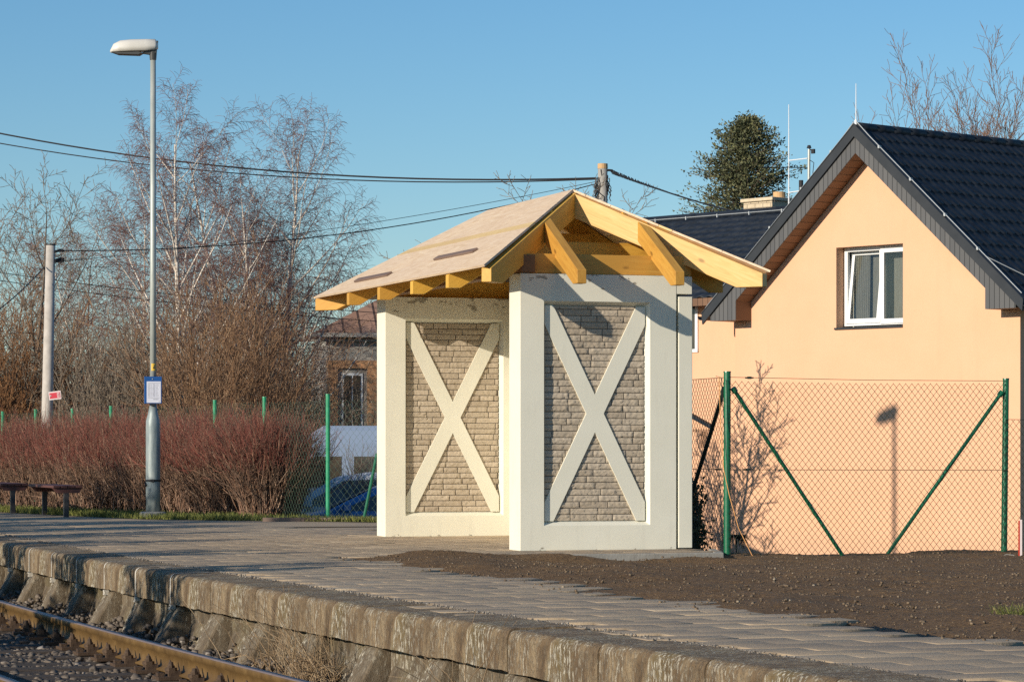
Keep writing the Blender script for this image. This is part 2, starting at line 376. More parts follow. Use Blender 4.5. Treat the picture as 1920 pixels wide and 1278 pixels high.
# car park behind the platform
g = MB(); g.add([(-12, 41, -.90), (1.5, 41, -.90), (1.5, 60, -.90), (-12, 60, -.90)], [(0, 1, 2, 3)])
struct(g.build('car_park', M['tarmac']))
# track bed
g = MB(); vs = []; fs = []
N = 70
for i in range(N+1):
    v = -26+i*70/N; e = UE(v); e2 = e
    for (du, z) in ((.3, -.56), (-.35, -.56), (-.75, -.53), (-1.6, -.50), (-3.4, -.52), (-4.6, -.75), (-6, -1.2)):
        vs.append(tuple(U(e2+du, v, z)))
k = 7
for i in range(N):
    for j in range(k-1): fs.append((i*k+j, (i+1)*k+j, (i+1)*k+j+1, i*k+j+1))
g.add(vs, fs); struct(g.build('track_bed', M['trackbed'], smooth=True))

# platform body: filled earth under the paving (side walls only where seen)
g = MB(); vs = []; fs = []
VA, VB = -18, 34
prof_far = [(-1.12, None)]
def far_u(v):                               # outer (right) border of the raised platform
    if v < 5.9: return 7.0
    if v < 9: return 1.3
    return -1.0
n = 60
for i in range(n+1):
    v = VA+(VB-VA)*i/n; vs += [tuple(U(UE(v)+.12, v, -.035)), tuple(U(UE(v)+.12, v, -1.2))]
for i in range(n): fs.append((2*i, 2*i+1, 2*i+3, 2*i+2))
g.add(vs, fs); o = struct(g.build('platform_core', M['block']))
# paving border polygon test (in u,v)
def paved(u, v):
    e = UE(v)+.42
    if u < e: return False
    if v < -1.0: return u < -1.98+.06*math.sin(v*1.7)
    if v < 0 and u < 1.45+.15*(v+1.0): return True
    if v < 5.2: return u < 1.55
    return u < 1.9-(v-5.2)*.62 and u < 1.9 and v < 5.2+(1.9-u)*1.9 and v < 16
# bedding sheet
vs = []; fs = []; idx = {}
st = .25
for iu in range(-20, 12):
    for iv in range(-72, 80):
        u0 = iu*st; v0 = iv*st
        if paved(u0+st/2, v0+st/2):
            q = []
            for (a, b) in ((0, 0), (1, 0), (1, 1), (0, 1)):
                key = (iu+a, iv+b)
                if key not in idx: idx[key] = len(vs); vs.append((key[0]*st, key[1]*st, -.012))
                q.append(idx[key])
            fs.append(q)
o = np_mesh('paving_bed', vs, fs, M['sand']); place_frame(o); struct(o)
# concrete pavers, each very slightly tilted and worn
V = []; Q = []
pw, pl = .25, .50
row = 0; v = -17.0
while v < 16:
    off = (row % 2)*.5*pl; u = -5.0+off
    while u < 2.0:
        cu, cv = u+pl/2, v+pw/2
        if paved(cu, cv):
            g_ = .0028; tz = rng.gauss(0, .0011); ta = rng.gauss(0, .002); tb = rng.gauss(0, .0028)
            b = len(V); c = [(u+g_, v+g_), (u+pl-g_, v+g_), (u+pl-g_, v+pw-g_), (u+g_, v+pw-g_)]
            for (x, y) in c: V.append((x, y, -.03))
            for (x, y) in c: V.append((x, y, -.0012+tz+(x-cu)*ta+(y-cv)*tb))
            cc = [(x+(cu-x)*.03, y+(cv-y)*.05) for x, y in c]
            for (x, y) in cc: V.append((x, y, .001+tz+(x-cu)*ta+(y-cv)*tb))
            Q.append((b+8, b+9, b+10, b+11))
            for a in range(4):
                d = (a+1) % 4; Q.append((b+a, b+d, b+4+d, b+4+a)); Q.append((b+4+a, b+4+d, b+8+d, b+8+a))
        u += pl
    v += pw; row += 1
o = np_mesh('platform_paving', V, Q, M['paver']); place_frame(o); struct(o)

# stones of irregular shape, one mesh
ROCK = np.array([(x, y, z) for z in (-1, 1) for y in (-1, 1) for x in (-1, 1)], float)
RQ = np.array([(0, 2, 3, 1), (4, 5, 7, 6), (0, 1, 5, 4), (2, 6, 7, 3), (0, 4, 6, 2), (1, 3, 7, 5)])
def rocks(name, pts, sizes, mat, flat=.7):
    n = len(pts); pts = np.asarray(pts, float); sizes = np.asarray(sizes)[:, None, None]
    v = ROCK[None]*(1+nr.uniform(-.38, .3, (n, 8, 3)))
    a = nr.uniform(0, 2*math.pi, n); b = nr.uniform(-.8, .8, n)
    ca, sa, cb, sb = np.cos(a), np.sin(a), np.cos(b), np.sin(b)
    x = v[..., 0]*ca[:, None]-v[..., 1]*sa[:, None]; y = v[..., 0]*sa[:, None]+v[..., 1]*ca[:, None]; z = v[..., 2]*flat
    y2 = y*cb[:, None]-z*sb[:, None]; z2 = y*sb[:, None]+z*cb[:, None]
    V = np.stack([x, y2, z2], -1)*sizes*.5+pts[:, None, :]
    Q = (np.arange(n)*8)[:, None, None]+RQ[None]
    return np_mesh(name, V.reshape(-1, 3), Q.reshape(-1, 4), mat)

# soil bed with its bumps
def soil_edge(v): return -2.05+.10*math.sin(v*.9)+.05*math.sin(v*2.7+1)+.22*max(0, (-10-v)/3)+.15*max(0, (v+2.2))
def soil_z(u, v):
    d = u-soil_edge(v); rim = min(1, max(0, d/.5))
    z = -.02+.035*rim
    far = min(1, max(0, (v+5)/3.5))*min(1, max(0, (u+1.5)/2.0)); z -= .098*far
    z += rim*(.012*math.sin(u*1.3+v*.8)+.009*math.sin(u*2.9-v*1.9+1)+.012*math.sin(u*5.3+v*4.1))
    z += .022*math.exp(-((u-4.0)**2/2.2+(v+.5)**2/1.0))
    z += .055*math.exp(-((v+1.25)**2)/.06)*min(1, max(0, (u+2.0)/.8))*(1-min(1, max(0, (u-.9)/.9)))
    return z
nu, nv = 190, 290
us = np.linspace(-2.5, 6.6, nu); vv_ = np.linspace(-14.5, .6, nv)
V = []
for vv in vv_:
    for u in us: V.append((u, vv, soil_z(u, vv)))
V = np.array(V)
def smooth_noise(n0, n1, s):
    a = nr.normal(size=(n1//s+3, n0//s+3)); yi = np.linspace(0, a.shape[0]-1.001, n1); xi = np.linspace(0, a.shape[1]-1.001, n0)
    y0 = yi.astype(int); x0 = xi.astype(int); fy = (yi-y0)[:, None]; fx = (xi-x0)[None]
    return (a[y0][:, x0]*(1-fy)*(1-fx)+a[y0][:, x0+1]*(1-fy)*fx+a[y0+1][:, x0]*fy*(1-fx)+a[y0+1][:, x0+1]*fy*fx)
nz = smooth_noise(nu, nv, 9)*.007+smooth_noise(nu, nv, 4)*.006+nr.normal(size=(nv, nu))*.0035
V[:, 2] += nz.ravel()
Q = []
for j in range(nv-1):
    for i in range(nu-1):
        u, vv = us[i], vv_[j]
        if u < soil_edge(vv)-.02: continue
        if vv > -1.03 and u < 1.62+.33*(vv+1): continue
        b = j*nu+i; Q.append((b, b+1, b+nu+1, b+nu))
o = np_mesh('soil', V, Q, M['soil'], smooth=True); place_frame(o); struct(o)
pts = []; sz = []
while len(pts) < 11000:
    u = rng.uniform(-2.3, 6.0); v = rng.uniform(-13.5, -.1)
    if u < soil_edge(v)-rng.random()**3*.35: continue
    if v > -1.1 and u < 1.7: continue
    p = U(u, v, soil_z(u, v)+.002 if u > soil_edge(v) else .004); pts.append(tuple(p)); sz.append(rng.choice((.005, .007, .010, .015))*rng.uniform(.6, 1.3))
tag(rocks('soil_clods', pts, sz, M['clod']), 'small brown clods and crumbs strewn over the soil bed', 'soil clods', kind='stuff')

# kerb in front of the paved pad
g = MB(); g.prism([(-1.5, -1.06), (1.62, -1.06), (1.95, -.06), (1.88, -.04), (1.56, -.985), (-1.5, -.985)], 'z', -.3, .0)
o = g.build('kerb', M['kerb'], bevel=.006); place_frame(o); struct(o)
g = MB(); g.prism([(2.1, -.2), (6.2, -.2), (6.2, -.02), (2.1, -.02)], 'z', -.4, -.15)
o = g.build('fence_footing', M['kerb'], bevel=.006); place_frame(o); struct(o)

# platform edge slabs + support blocks
def slab_profile():
    r = .05; pts = [(-.0, -.23), (-.0, -.05)]
    for k in range(5):
        a = math.pi/2*k/4; pts.append((r-r*math.cos(a), -.05+r*math.sin(a)))
    pts += [(.40, .003), (.40, -.23)]
    return pts
SL = 1.24
v = -17.6; slabs = []; k = 0
prof = slab_profile()
while v < 30:
    e = empty('platform_edge_slab', U(UE(v+SL/2), v+SL/2), 0, 'weathered concrete coping slab along the platform edge above the rails', 'edge slab', 'coping slabs along the platform edge')
    dv = (UE(v+SL)-UE(v))/SL; rot = RZ-math.atan(dv) + R(0)
    e.rotation_euler = (0, 0, rot)
    b = MB(); hl = SL/2-.006
    npf = len(prof); ns = 14; vs = []; fs = []
    jz = rng.gauss(0, .004)
    for i in range(ns+1):
        y = -hl+2*hl*i/ns
        for j, (x, z) in enumerate(prof):
            nzz = 0
            vs.append((x+(.0025*math.sin(i*1.3+k)+rng.gauss(0, .0012) if j < npf-2 else 0), y, z+jz+(rng.gauss(0, .003) if j == 0 else 0)))
    for i in range(ns):
        for j in range(npf): jj = (j+1) % npf; fs.append((i*npf+j, (i+1)*npf+j, (i+1)*npf+jj, i*npf+jj))
    fs += [tuple(range(npf)), tuple(range(ns*npf, (ns+1)*npf))[::-1]]
    b.add(vs, fs); o = b.build('coping', M['slab'], e)
    if v > -6:                               # pale mortar run out of the joint
        j = MB(); th = .010
        pr2 = [(x-.004, z+.003) for x, z in prof[:-2]]+[(.30, .007)]
        vs = []; 
        for y in (hl-.012-rng.random()*.01, hl+.012+rng.random()*.01):
            vs += [(x, y, z) for x, z in pr2]
        n_ = len(pr2); j.add(vs, [(a, a+1, n_+a+1, n_+a) for a in range(n_-1)])
        zb = -.235
        for q in range(4): j.box(-.006-rng.random()*.008, .03, hl-.02-rng.random()*.02, hl+.01+rng.random()*.025, zb-.010*q-.012, zb-.010*q)
        j.build('mortar_run', M['grout'], e)
    # support block: a recessed wall and a splayed rib under the slab
    sb = empty('support_block', U(UE(v+SL/2), v+SL/2), 0, 'splayed concrete support block under the platform edge slabs', 'support block', 'support blocks below the platform edge')
    sb.rotation_euler = (0, 0, rot)
    b = MB(); tilt = rng.uniform(-.02, .02)
    y0 = hl-.16+tilt; y1 = hl+.12+tilt
    zt = -.245
    b.prism([(.30, zt), (.035, zt-.0), (.02, zt-.03), (-.15+rng.uniform(-.02, .02), -.62), (.30, -.62)], 'y', y0, y1)
    b.build('rib', M['block'], sb, bevel=.018, segs=2)
    b = MB(); b.box(.22, .36, -hl-.1, hl+.1, -.7, -.24)
    # leaning face between two ribs
    b.prism([(.24, -.262), (.24, -.7), (.0, -.7), (.14, -.30)], 'y', -hl+.13, y0-.02)
    b.build('back_wall', M['block'], sb, bevel=.012)
    v += SL; k += 1
# grit line in the joint behind the slabs
pts = []; sz = []
for i in range(1500):
    v = rng.uniform(-16.5, 8); u = UE(v)+.41+rng.gauss(0, .022)
    pts.append(tuple(U(u, v, .004))); sz.append(rng.uniform(.004, .012))
tag(rocks('joint_grit', pts, sz, M['grit']), 'pale grit lying in the joint behind the edge slabs', 'grit', kind='stuff')
# ballast stones
pts = []; sz = []
for i in range(30000):
    v = -15+rng.random()**1.15*26; e = UE(v); t = rng.random()
    if t < .42:
        du = rng.uniform(-.82, .2); z = -.555+max(0, (du+.3)*.3)*rng.random()*abs(math.sin(v*2.53))
    else:
        du = rng.uniform(-2.9, -.85); z = -.51
        ph = ((v+15) % .6)/.6
        if abs(ph-.5) < .22 and rng.random() < .75: continue
    pts.append(tuple(U(e+du, v, z))); sz.append(rng.choice((.018, .028, .04))*rng.uniform(.7, 1.25))
tag(rocks('ballast', pts, sz, M['ballast']), 'dark brown ballast stones around the sleepers and below the platform edge', 'ballast', kind='stuff')

# rails, sleepers and fastenings
ZR = -.32
def rail(off, label):
    pts = [(-.036, 0), (-.036, -.012), (-.034, -.038), (-.008, -.05), (-.008, -.125), (-.06, -.142), (-.06, -.152), (.06, -.152), (.06, -.142), (.008, -.125), (.008, -.05), (.034, -.038), (.036, -.012), (.036, 0)]
    o0 = U(UE(0)-off, 0, ZR); root = empty('rail', o0, RZ, label, 'rail', 'rails of the track')
    n = 60; vs = []; fs = []; m_ = len(pts); mi = []
    for i in range(n+1):
        v = -24+60*i/n
        for (x, z) in pts: vs.append((UE(v)-UE(0)+x, v, z))
    for i in range(n):
        for j in range(m_):
            jj = (j+1) % m_; fs.append((i*m_+j, (i+1)*m_+j, (i+1)*m_+jj, i*m_+jj)); mi.append(1 if j == m_-1 else 0)
    np_mesh('rail_bar', vs, fs, [M['rail'], M['railtop']], root, mi); return root
r1 = rail(.87, 'rusty rail nearest the platform edge')
r2 = rail(2.37, 'rusty rail farther from the platform, in the bottom left corner')
# one fastening
c = MB()
c.box(-.20, -.05, -.09, .09, -.172, -.150); c.box(-.125, -.045, -.05, .05, -.152, -.118)
c.tube([(-.10, 0, -.15), (-.10, 0, -.085)], .026, 8); c.tube([(-.10, 0, -.118), (-.10, 0, -.098)], .04, 6); c.tube([(-.10, 0, -.085), (-.10, 0, -.062)], [.02, .014], 8)
c.box(-.19, -.15, -.03, .03, -.16, -.128)
c.tube([(-.065, .03, -.11), (-.062, .07, -.13), (-.06, .11, -.12), (-.062, .145, -.085), (-.07, .155, -.06)], [.012, .013, .012, .01, .006], 6)
clip = c.build('clip', M['fasten'], r1)
clip.location = (UE(-23)-UE(0), -23, 0)
first_s = None
for i in range(76):
    v = -23+i*.6
    if -15.5 < v < 7 or i == 0:
        for rr, sgn in ((r1, 1), (r2, 1)):
            if i == 0 and rr is r1: continue
            o = clip.copy(); link(o, rr); o.location = (UE(v)-UE(0), v, 0); o.rotation_euler = (0, 0, rng.gauss(0, .05))
    if -15.5 < v < 7:
        if first_s is None:
            b = MB(); b.box(-1.25, 1.25, -.125, .125, -.12, 0)
            s = b.build('sleeper', M['sleeper'], None, bevel=.025); first_s = s
        else:
            s = first_s.copy(); C.objects.link(s)
        s.location = U(UE(v)-1.62, v, ZR-.172+rng.gauss(0, .006)); s.rotation_euler = (0, 0, RZ+rng.gauss(0, .015))
        tag(s, 'dark oily sleeper half buried in brown ballast under the rails', 'sleeper', 'sleepers under the rails')

# ------------------------------------------------------------------ shelter
shel = empty('waiting_shelter', P0, RZ, 'unfinished cream waiting shelter with brick panels and open timber roof', 'shelter')
def clip_poly(poly, n, d):                  # keep n.p <= d
    out = []
    for i in range(len(poly)):
        a, b = poly[i], poly[(i+1) % len(poly)]
        fa = n[0]*a[0]+n[1]*a[1]-d; fb = n[0]*b[0]+n[1]*b[1]-d
        if fa <= 0: out.append(a)
        if (fa < 0) != (fb < 0) and fa != 0 and fb != 0:
            t = fa/(fa-fb); out.append((a[0]+(b[0]-a[0])*t, a[1]+(b[1]-a[1])*t))
    return out
def end_wall(v0, th, u1, ua, ub, za, zb, H=2.6, inner=False):
    f = MB(); e = .065; sp = .042
    # outer box without the front opening
    u0 = 0.0
    xs = [u0, ua, ub, u1]; zs = [0, za, zb, H]
    for i in range(3):
        for j in range(3):
            if i == 1 and j == 1: continue
            f.add([(xs[i], v0, zs[j]), (xs[i+1], v0, zs[j]), (xs[i+1], v0, zs[j+1]), (xs[i], v0, zs[j+1])], [(0, 1, 2, 3)])
    a0, a1, b0, b1 = ua+sp*.4, ub-sp, za+sp, zb-sp
    o_ = [(ua, v0, za), (ub, v0, za), (ub, v0, zb), (ua, v0, zb)]; i_ = [(a0, v0+e, b0), (a1, v0+e, b0), (a1, v0+e, b1), (a0, v0+e, b1)]
    f.add(o_+i_, [(k, (k+1) % 4, 4+(k+1) % 4, 4+k) for k in range(4)]+[(4, 5, 6, 7)])
    y1 = v0+th
    f.add([(u0, v0, 0), (u0, y1, 0), (u0, y1, H), (u0, v0, H)], [(0, 1, 2, 3)])
    f.add([(u1, v0, 0), (u1, y1, 0), (u1, y1, H), (u1, v0, H)], [(0, 3, 2, 1)])
    f.add([(u0, v0, H), (u1, v0, H), (u1, y1, H), (u0, y1, H)], [(0, 1, 2, 3)])
    f.add([(u0, y1, 0), (u1, y1, 0), (u1, y1, H), (u0, y1, H)], [(0, 3, 2, 1)])
    w_ = f.build('end_wall', M['paint'], shel, fix=False)
    # brick panel: mortar back + split-face stones
    yb = v0+e-.010
    b = MB(); b.box(a0+.002, a1-.002, yb+.002, v0+e-.002, b0+.002, b1-.002); b.build('mortar_bed', M['mortar'], w_)
    V = []; Q = []; z = b0+.004; rh = .0605
    while z < b1-.02:
        z1 = min(z+rh-.006, b1-.004); u = a0+.004-rng.random()*.1
        while u < a1-.01:
            L_ = rng.choice((.16, .22, .28, .33, .27)); x0 = max(u, a0+.004); x1 = min(u+L_-.007, a1-.004)
            if x1-x0 > .02:
                nx = max(3, int((x1-x0)/.014)); nz_ = 5; base = len(V); dep = rng.uniform(.006, .011)
                for jz in range(nz_+1):
                    for ix in range(nx+1):
                        edge = ix in (0, nx) or jz in (0, nz_)
                        d = 0 if edge else dep+rng.gauss(0, .0026)
                        if edge: d = rng.uniform(.003, .0075)
                        V.append((x0+(x1-x0)*ix/nx+(0 if edge else rng.gauss(0, .001)), yb-.001-d, z+(z1-z)*jz/nz_))
                for jz in range(nz_):
                    for ix in range(nx):
                        q = base+jz*(nx+1)+ix; Q.append((q, q+1, q+nx+2, q+nx+1))
            u += L_
        z += rh
    np_mesh('brick_panel', V, Q, M['brick'], w_)
    # crossed bars
    rect = [(a0, b0), (a1, b0), (a1, b1), (a0, b1)]; hw = .078
    def band(p, q, poly):
        dx, dz = q[0]-p[0], q[1]-p[1]; L_ = math.hypot(dx, dz); n = (-dz/L_, dx/L_); c0 = n[0]*p[0]+n[1]*p[1]
        poly = clip_poly(poly, n, c0+hw); return clip_poly(poly, (-n[0], -n[1]), -(c0-hw)), n, c0
    A = (a0-.0, b0+.0); B = (a1, b1)
    p1, n1, c1 = band(A, B, rect); p2, n2, c2 = band((a0, b1), (a1, b0), rect)
    p2a = clip_poly(p2, n1, c1-hw); p2b = clip_poly(p2, (-n1[0], -n1[1]), -(c1+hw))
    xb = MB(); yf = v0+e-.034
    for p in (p1, p2a, p2b):
        pts_ = [(x, z) for x, z in p]; xb.prism(pts_, 'y', yf, v0+e-.004)
    xb.build('cross_bars', M['paint'], w_)
    return w_
w1 = end_wall(0, .335, 1.565, .2327, 1.300, .232, 2.345)
w2 = end_wall(4.62, .34, 1.565, .2263, 1.346, .223, 2.367)
# corner slabs of the rear wall, with the notch below the beam end
for v0 in (0, 4.62):
    b = MB(); b.box(1.568, 1.73, v0+.003, v0+.33, 2.43, 2.597); b.build('lintel_end', M['paint'], shel, bevel=.004)
    b = MB(); b.box(1.590, 1.73, v0-.004, v0+.30, .01, 2.405); b.build('corner_slab', M['paint'], shel, bevel=.005)
b = MB(); b.box(1.58, 1.72, .34, 4.61, 0, 2.59); b.build('rear_wall', M['paint'], shel)

# roof timbers
ZE, ZRG, UC = 2.635, 3.49, .87
E = dict(u0=-.55, u1=2.29, v0=-.58, v1=5.6); RV0, RV1 = 1.0, 3.72
def rafter(name, p_tail, p_head, wd, depth, mat, end=.125, drop=.028, cut=.16):
    """timber in the vertical plane from tail (eave) to head (ridge); tops lie 'drop' below the sheathing"""
    a = Vector(p_tail); b = Vector(p_head); h = Vector((b.x-a.x, b.y-a.y, 0)); L_ = h.length; h.normalize()
    sl = (b.z-a.z)/L_; z0 = a.z-drop
    dv = depth*math.sqrt(1+sl*sl)
    hb = max(0, (dv-end)/max(sl, .05))
    prof = [(0, z0), (0, z0-end), (min(hb, L_*.9), z0-end), (L_, z0+sl*L_-dv), (L_, z0+sl*L_)]
    ang = math.atan(sl); Mx = Matrix.Translation((a.x, a.y, z0)) @ Matrix.Rotation(math.atan2(h.y, h.x), 4, 'Z') @ Matrix.Rotation(-ang, 4, 'Y')
    inv = Mx.inverted(); n = Vector((-h.y, h.x, 0)); b_ = MB(); vs = []
    for s_ in (-1, 1):
        for (t, z) in prof: vs.append(tuple(inv @ Vector((a.x+h.x*t+n.x*s_*wd/2, a.y+h.y*t+n.y*s_*wd/2, z))))
    k = len(prof); b_.add(vs, [tuple(range(k)), tuple(range(k, 2*k))[::-1]]+[(i, (i+1) % k, k+(i+1) % k, k+i) for i in range(k)])
    o = b_.build(name, mat, shel, bevel=.005); o.matrix_local = Mx; return o
ridge0 = (UC, RV0, ZRG); ridge1 = (UC, RV1, ZRG)
rafter('hip_rafter', (E['u0']+.04, E['v0']+.04, ZE), ridge0, .10, .22, M['beam'])
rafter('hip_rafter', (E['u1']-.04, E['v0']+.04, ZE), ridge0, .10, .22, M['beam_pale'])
rafter('hip_rafter', (E['u0']+.04, E['v1']-.04, ZE), ridge1, .10, .22, M['beam'])
rafter('hip_rafter', (E['u1']-.04, E['v1']-.04, ZE), ridge1, .10, .22, M['beam'])
def left_z(u): return ZE+(ZRG-ZE)*(u-E['u0'])/(UC-E['u0'])
for vj in (.6, 1.8, 3.0, 4.2):
    if vj < RV0: uh = E['u0']+(UC-E['u0'])*(vj-E['v0'])/(RV0-E['v0'])
    elif vj > RV1: uh = E['u0']+(UC-E['u0'])*(E['v1']-vj)/(E['v1']-RV1)
    else: uh = UC-.03
    rafter('rafter', (E['u0']+.012, vj, ZE), (uh, vj, left_z(uh)), .085, .17, M['beam'])
    rafter('rafter', (E['u1']-.012, vj, ZE), (2*UC-uh, vj, left_z(uh)), .085, .17, M['beam'])
for uj in (.404, 1.376):
    t = (uj-E['u0'])/(UC-E['u0']) if uj < UC else (E['u1']-uj)/(E['u1']-UC)
    vh = E['v0']+(RV0-E['v0'])*t; zh = ZE+(ZRG-ZE)*t
    rafter('jack_rafter', (uj, E['v0'], ZE), (uj, vh, zh), .092, .17, M['beam'])
    vh = E['v1']-(E['v1']-RV1)*t
    rafter('jack_rafter', (uj, E['v1'], ZE), (uj, vh, zh), .092, .17, M['beam'])
def beam(name, a, b, wd, ht, mat, ends=True):
    a = Vector(a); b = Vector(b); d = (b-a); L_ = d.length; m_ = MB(); m_.box(0, L_, -wd/2, wd/2, -ht/2, ht/2)
    o = m_.build(name, mat, shel, bevel=.005); o.matrix_local = Matrix.Translation(a) @ d.to_track_quat('X', 'Z').to_matrix().to_4x4(); return o
beam('wall_plate', (.02, .12, 2.698), (1.74, .12, 2.698), .15, .185, M['beam'])
beam('wall_plate', (.02, 4.80, 2.698), (1.74, 4.80, 2.698), .15, .185, M['beam'])
beam('wall_plate', (.07, -.02, 2.692), (.07, 5.0, 2.692), .14, .165, M['plate_shade_brown'])
beam('wall_plate', (1.66, .22, 2.692), (1.66, 4.7, 2.692), .14, .165, M['beam'])
beam('tie_beam', (.03, .95, 2.905), (1.71, .95, 2.905), .10, .13, M['beam'])
beam('collar_tie', (.42, 1.72, 3.05), (1.32, 1.72, 3.05), .05, .12, M['beam'])
beam('collar_tie', (.42, 3.08, 3.05), (1.32, 3.08, 3.05), .05, .12, M['beam'])
beam('ridge_beam', (UC, RV0+.02, ZRG-.13), (UC, RV1-.02, ZRG-.13), .06, .18, M['beam'])
# roof boards
def plane_piece(name, quad, mat, th=.02, parent=shel):
    q = [Vector(p) for p in quad]; n = (q[1]-q[0]).cross(q[-1]-q[0]).normalized()
    if n.z < 0: n = -n
    vs = [tuple(p) for p in q]+[tuple(p-n*th) for p in q]; k = len(q)
    b = MB(); b.add(vs, [tuple(range(k)), tuple(range(k, 2*k))[::-1]]+[(i, (i+1) % k, k+(i+1) % k, k+i) for i in range(k)])
    return b.build(name, mat, parent)
def slope_pt(side, f, v):                   # f 0 eave .. 1 ridge on the long slopes
    u = E['u0']+(UC-E['u0'])*f if side < 0 else E['u1']-(E['u1']-UC)*f
    return (u, v, ZE+(ZRG-ZE)*f)
def vlim(f): return E['v0']+(RV0-E['v0'])*f-.015, E['v1']-(E['v1']-RV1)*f
rows = [(0, .235, 0), (.238, .485, 0), (.488, .555, 1), (.558, .80, 0), (.803, .93, 0), (.933, 1.0, 0)]
for side in (-1, 1):
    for (f0, f1, yel) in rows:
        a0, a1 = vlim(f0); b0, b1 = vlim(f1)
        cuts = [0, rng.uniform(.35, .6), 1]
        for c0, c1 in zip(cuts[:-1], cuts[1:]):
            g_ = .002
            quad = [slope_pt(side, f0, a0+(a1-a0)*c0+g_), slope_pt(side, f0, a0+(a1-a0)*c1-g_), slope_pt(side, f1, b0+(b1-b0)*c1-g_), slope_pt(side, f1, b0+(b1-b0)*c0+g_)]
            plane_piece('roof_board', quad, M['osb_yellow'] if yel else M['osb'])
for (f0, f1) in ((0, .33), (.333, .66), (.663, 1.0)):
    def fp(f, s): 
        u = E['u0']+(UC-E['u0'])*f if s < 0 else E['u1']-(E['u1']-UC)*f
        return (u, E['v1']-(E['v1']-RV1)*f+.002, ZE+(ZRG-ZE)*f)
    plane_piece('roof_board', [fp(f0, -1), fp(f0, 1), fp(f1, 1), fp(f1, -1)] if f1 < 1 else [fp(f0, -1), fp(f0, 1), fp(1, 1)], M['osb'])
# pale batten along the right hip and dark felt strip on the left one
ln = Vector((E['u1']-UC, E['v0']-RV0, 0)).normalized()
for cc in ((.80, 1.45),):
    for side, f, vc in ((-1, .25, 1.42), (-1, .14, 3.86)):
        p = Vector(slope_pt(side, f, vc-.64)); q = Vector(slope_pt(side, f, vc+.64)); d = q-p
        m_ = MB(); m_.box(0, d.length, -.035, .035, .001, .024)
        o = m_.build('batten', M['strip_brown'], shel, bevel=.004)
        sl = math.atan2(ZRG-ZE, UC-E['u0']); o.matrix_local = Matrix.Translation(p) @ Matrix.Rotation(R(90), 4, 'Z') @ Matrix.Rotation(-sl*1.0, 4, 'X')

# ------------------------------------------------------------------ chain-link helper
def tube_segs(pts, r): return [(*pts[i], *pts[i+1], r, r) for i in range(len(pts)-1)]
def link_mesh(a, b, z0, z1, r, pitch_x=.0665, pitch_z=.079):
    """diamond wires between ground points a, b"""
    a = Vector(a); b = Vector(b); d = b-a; L_ = Vector((d.x, d.y, 0)).length; e = d/ L_; S = []
    H = z1-z0; k = pitch_z/pitch_x
    n = int((L_+H/k)/pitch_x)+1
    for i in range(-int(H/k/pitch_x)-1, n):
        s0 = i*pitch_x
        for sg in (1, -1):
            # z = z0 + sg*(s-s0)*k
            if sg > 0: sa, sb = s0, s0+H/k
            else: sa, sb = s0+H/k, s0
            lo, hi = max(0, min(sa, sb)), min(L_, max(sa, sb))
            if hi-lo < .01: continue
            def P(s):
                z = z0+(s-s0)*k if sg > 0 else z1-(s-s0)*k
                sag = -.012*math.sin(math.pi*s/L_)*(z-z0)/H
                return a+e*s+Vector((0, 0, z+sag))
            m = max(1, int((hi-lo)/.7))
            ps = [P(lo+(hi-lo)*t/m) for t in range(m+1)]
            S += tube_segs([tuple(p) for p in ps], r)
    return S

# right-hand fence
fence = empty('chain_link_fence', U(2.07, -.05, -.15), 0, 'dark green chain-link fence with slanted struts in front of the peach house', 'fence')
def fpart(name, mb, mat, parent=fence, **k):
    o = mb.build(name, mat, None, **k); o.parent = parent; o.matrix_parent_inverse = parent.matrix_world.inverted() if False else Matrix.Translation(-Vector(parent.location)); return o
def post(parent, p, top, r, mat, lean=(0, 0), cap=True):
    b = MB(); q = Vector((p[0]+lean[0], p[1]+lean[1], top)); b.tube([(p[0], p[1], p[2]), q], r, 14)
    if cap: b.tube([q, q+Vector((0, 0, .012))], [r*1.12, r*1.05], 14)
    return fpart('post', b, mat, parent, smooth=False)
pA = U(2.07, -.05, -.35); pB = U(2.07+2.95, -.05, -.4)
post(fence, pA, HC+140/5600*28.6, .034, M['green']); post(fence, pB, HC+127/5600*29.53, .031, M['green'], (.022, 0))
a2, b2 = U(2.07, -.09), U(5.02, -.09)
ztop = HC+131/5600*28.6
fpx = lambda segs, name, mat, parent=fence: (lambda o: (setattr(o, 'parent', parent), setattr(o, 'matrix_parent_inverse', Matrix.Translation(-Vector(parent.location)))))(segs_mesh(name, segs, mat))
S = link_mesh(a2, b2, -.14, HC+122/5600*29.1, .0026); fpx(S, 'mesh', M['green_wire'])
S = link_mesh(U(5.02, -.09), U(7.6, -.09), -.14, HC+52/5600*29.5, .0025); fpx(S, 'mesh', M['green_wire'])
S = link_mesh(U(2.07, 0), U(2.07, 6.2), -.14, ztop, .0023); fpx(S, 'mesh', M['green_wire'])
b = MB()
def wire(z0, z1, p, q, r=.0028, sag=.01): b.tube([p+Vector((0, 0, z0)), (p+q)/2+Vector((0, 0, (z0+z1)/2-sag)), q+Vector((0, 0, z1))], r, 5)
wire(ztop, HC+124/5600*29.53, U(2.07, -.09), U(5.02, -.09)); wire(HC-42/5600*28.6, HC-43/5600*29.5, U(2.07, -.09), U(5.02, -.09), sag=0)
wire(ztop, ztop, U(2.07, 0), U(2.07, 6.2)); wire(HC-42/5600*28.6, HC-42/5600*28.6, U(2.07, 0), U(2.07, 6.2), sag=0)
wire(HC+52/5600*29.5, HC+52/5600*29.5, U(5.02, -.09), U(7.6, -.09))
fpart('tension_wire', b, M['green_wire'])
b = MB()
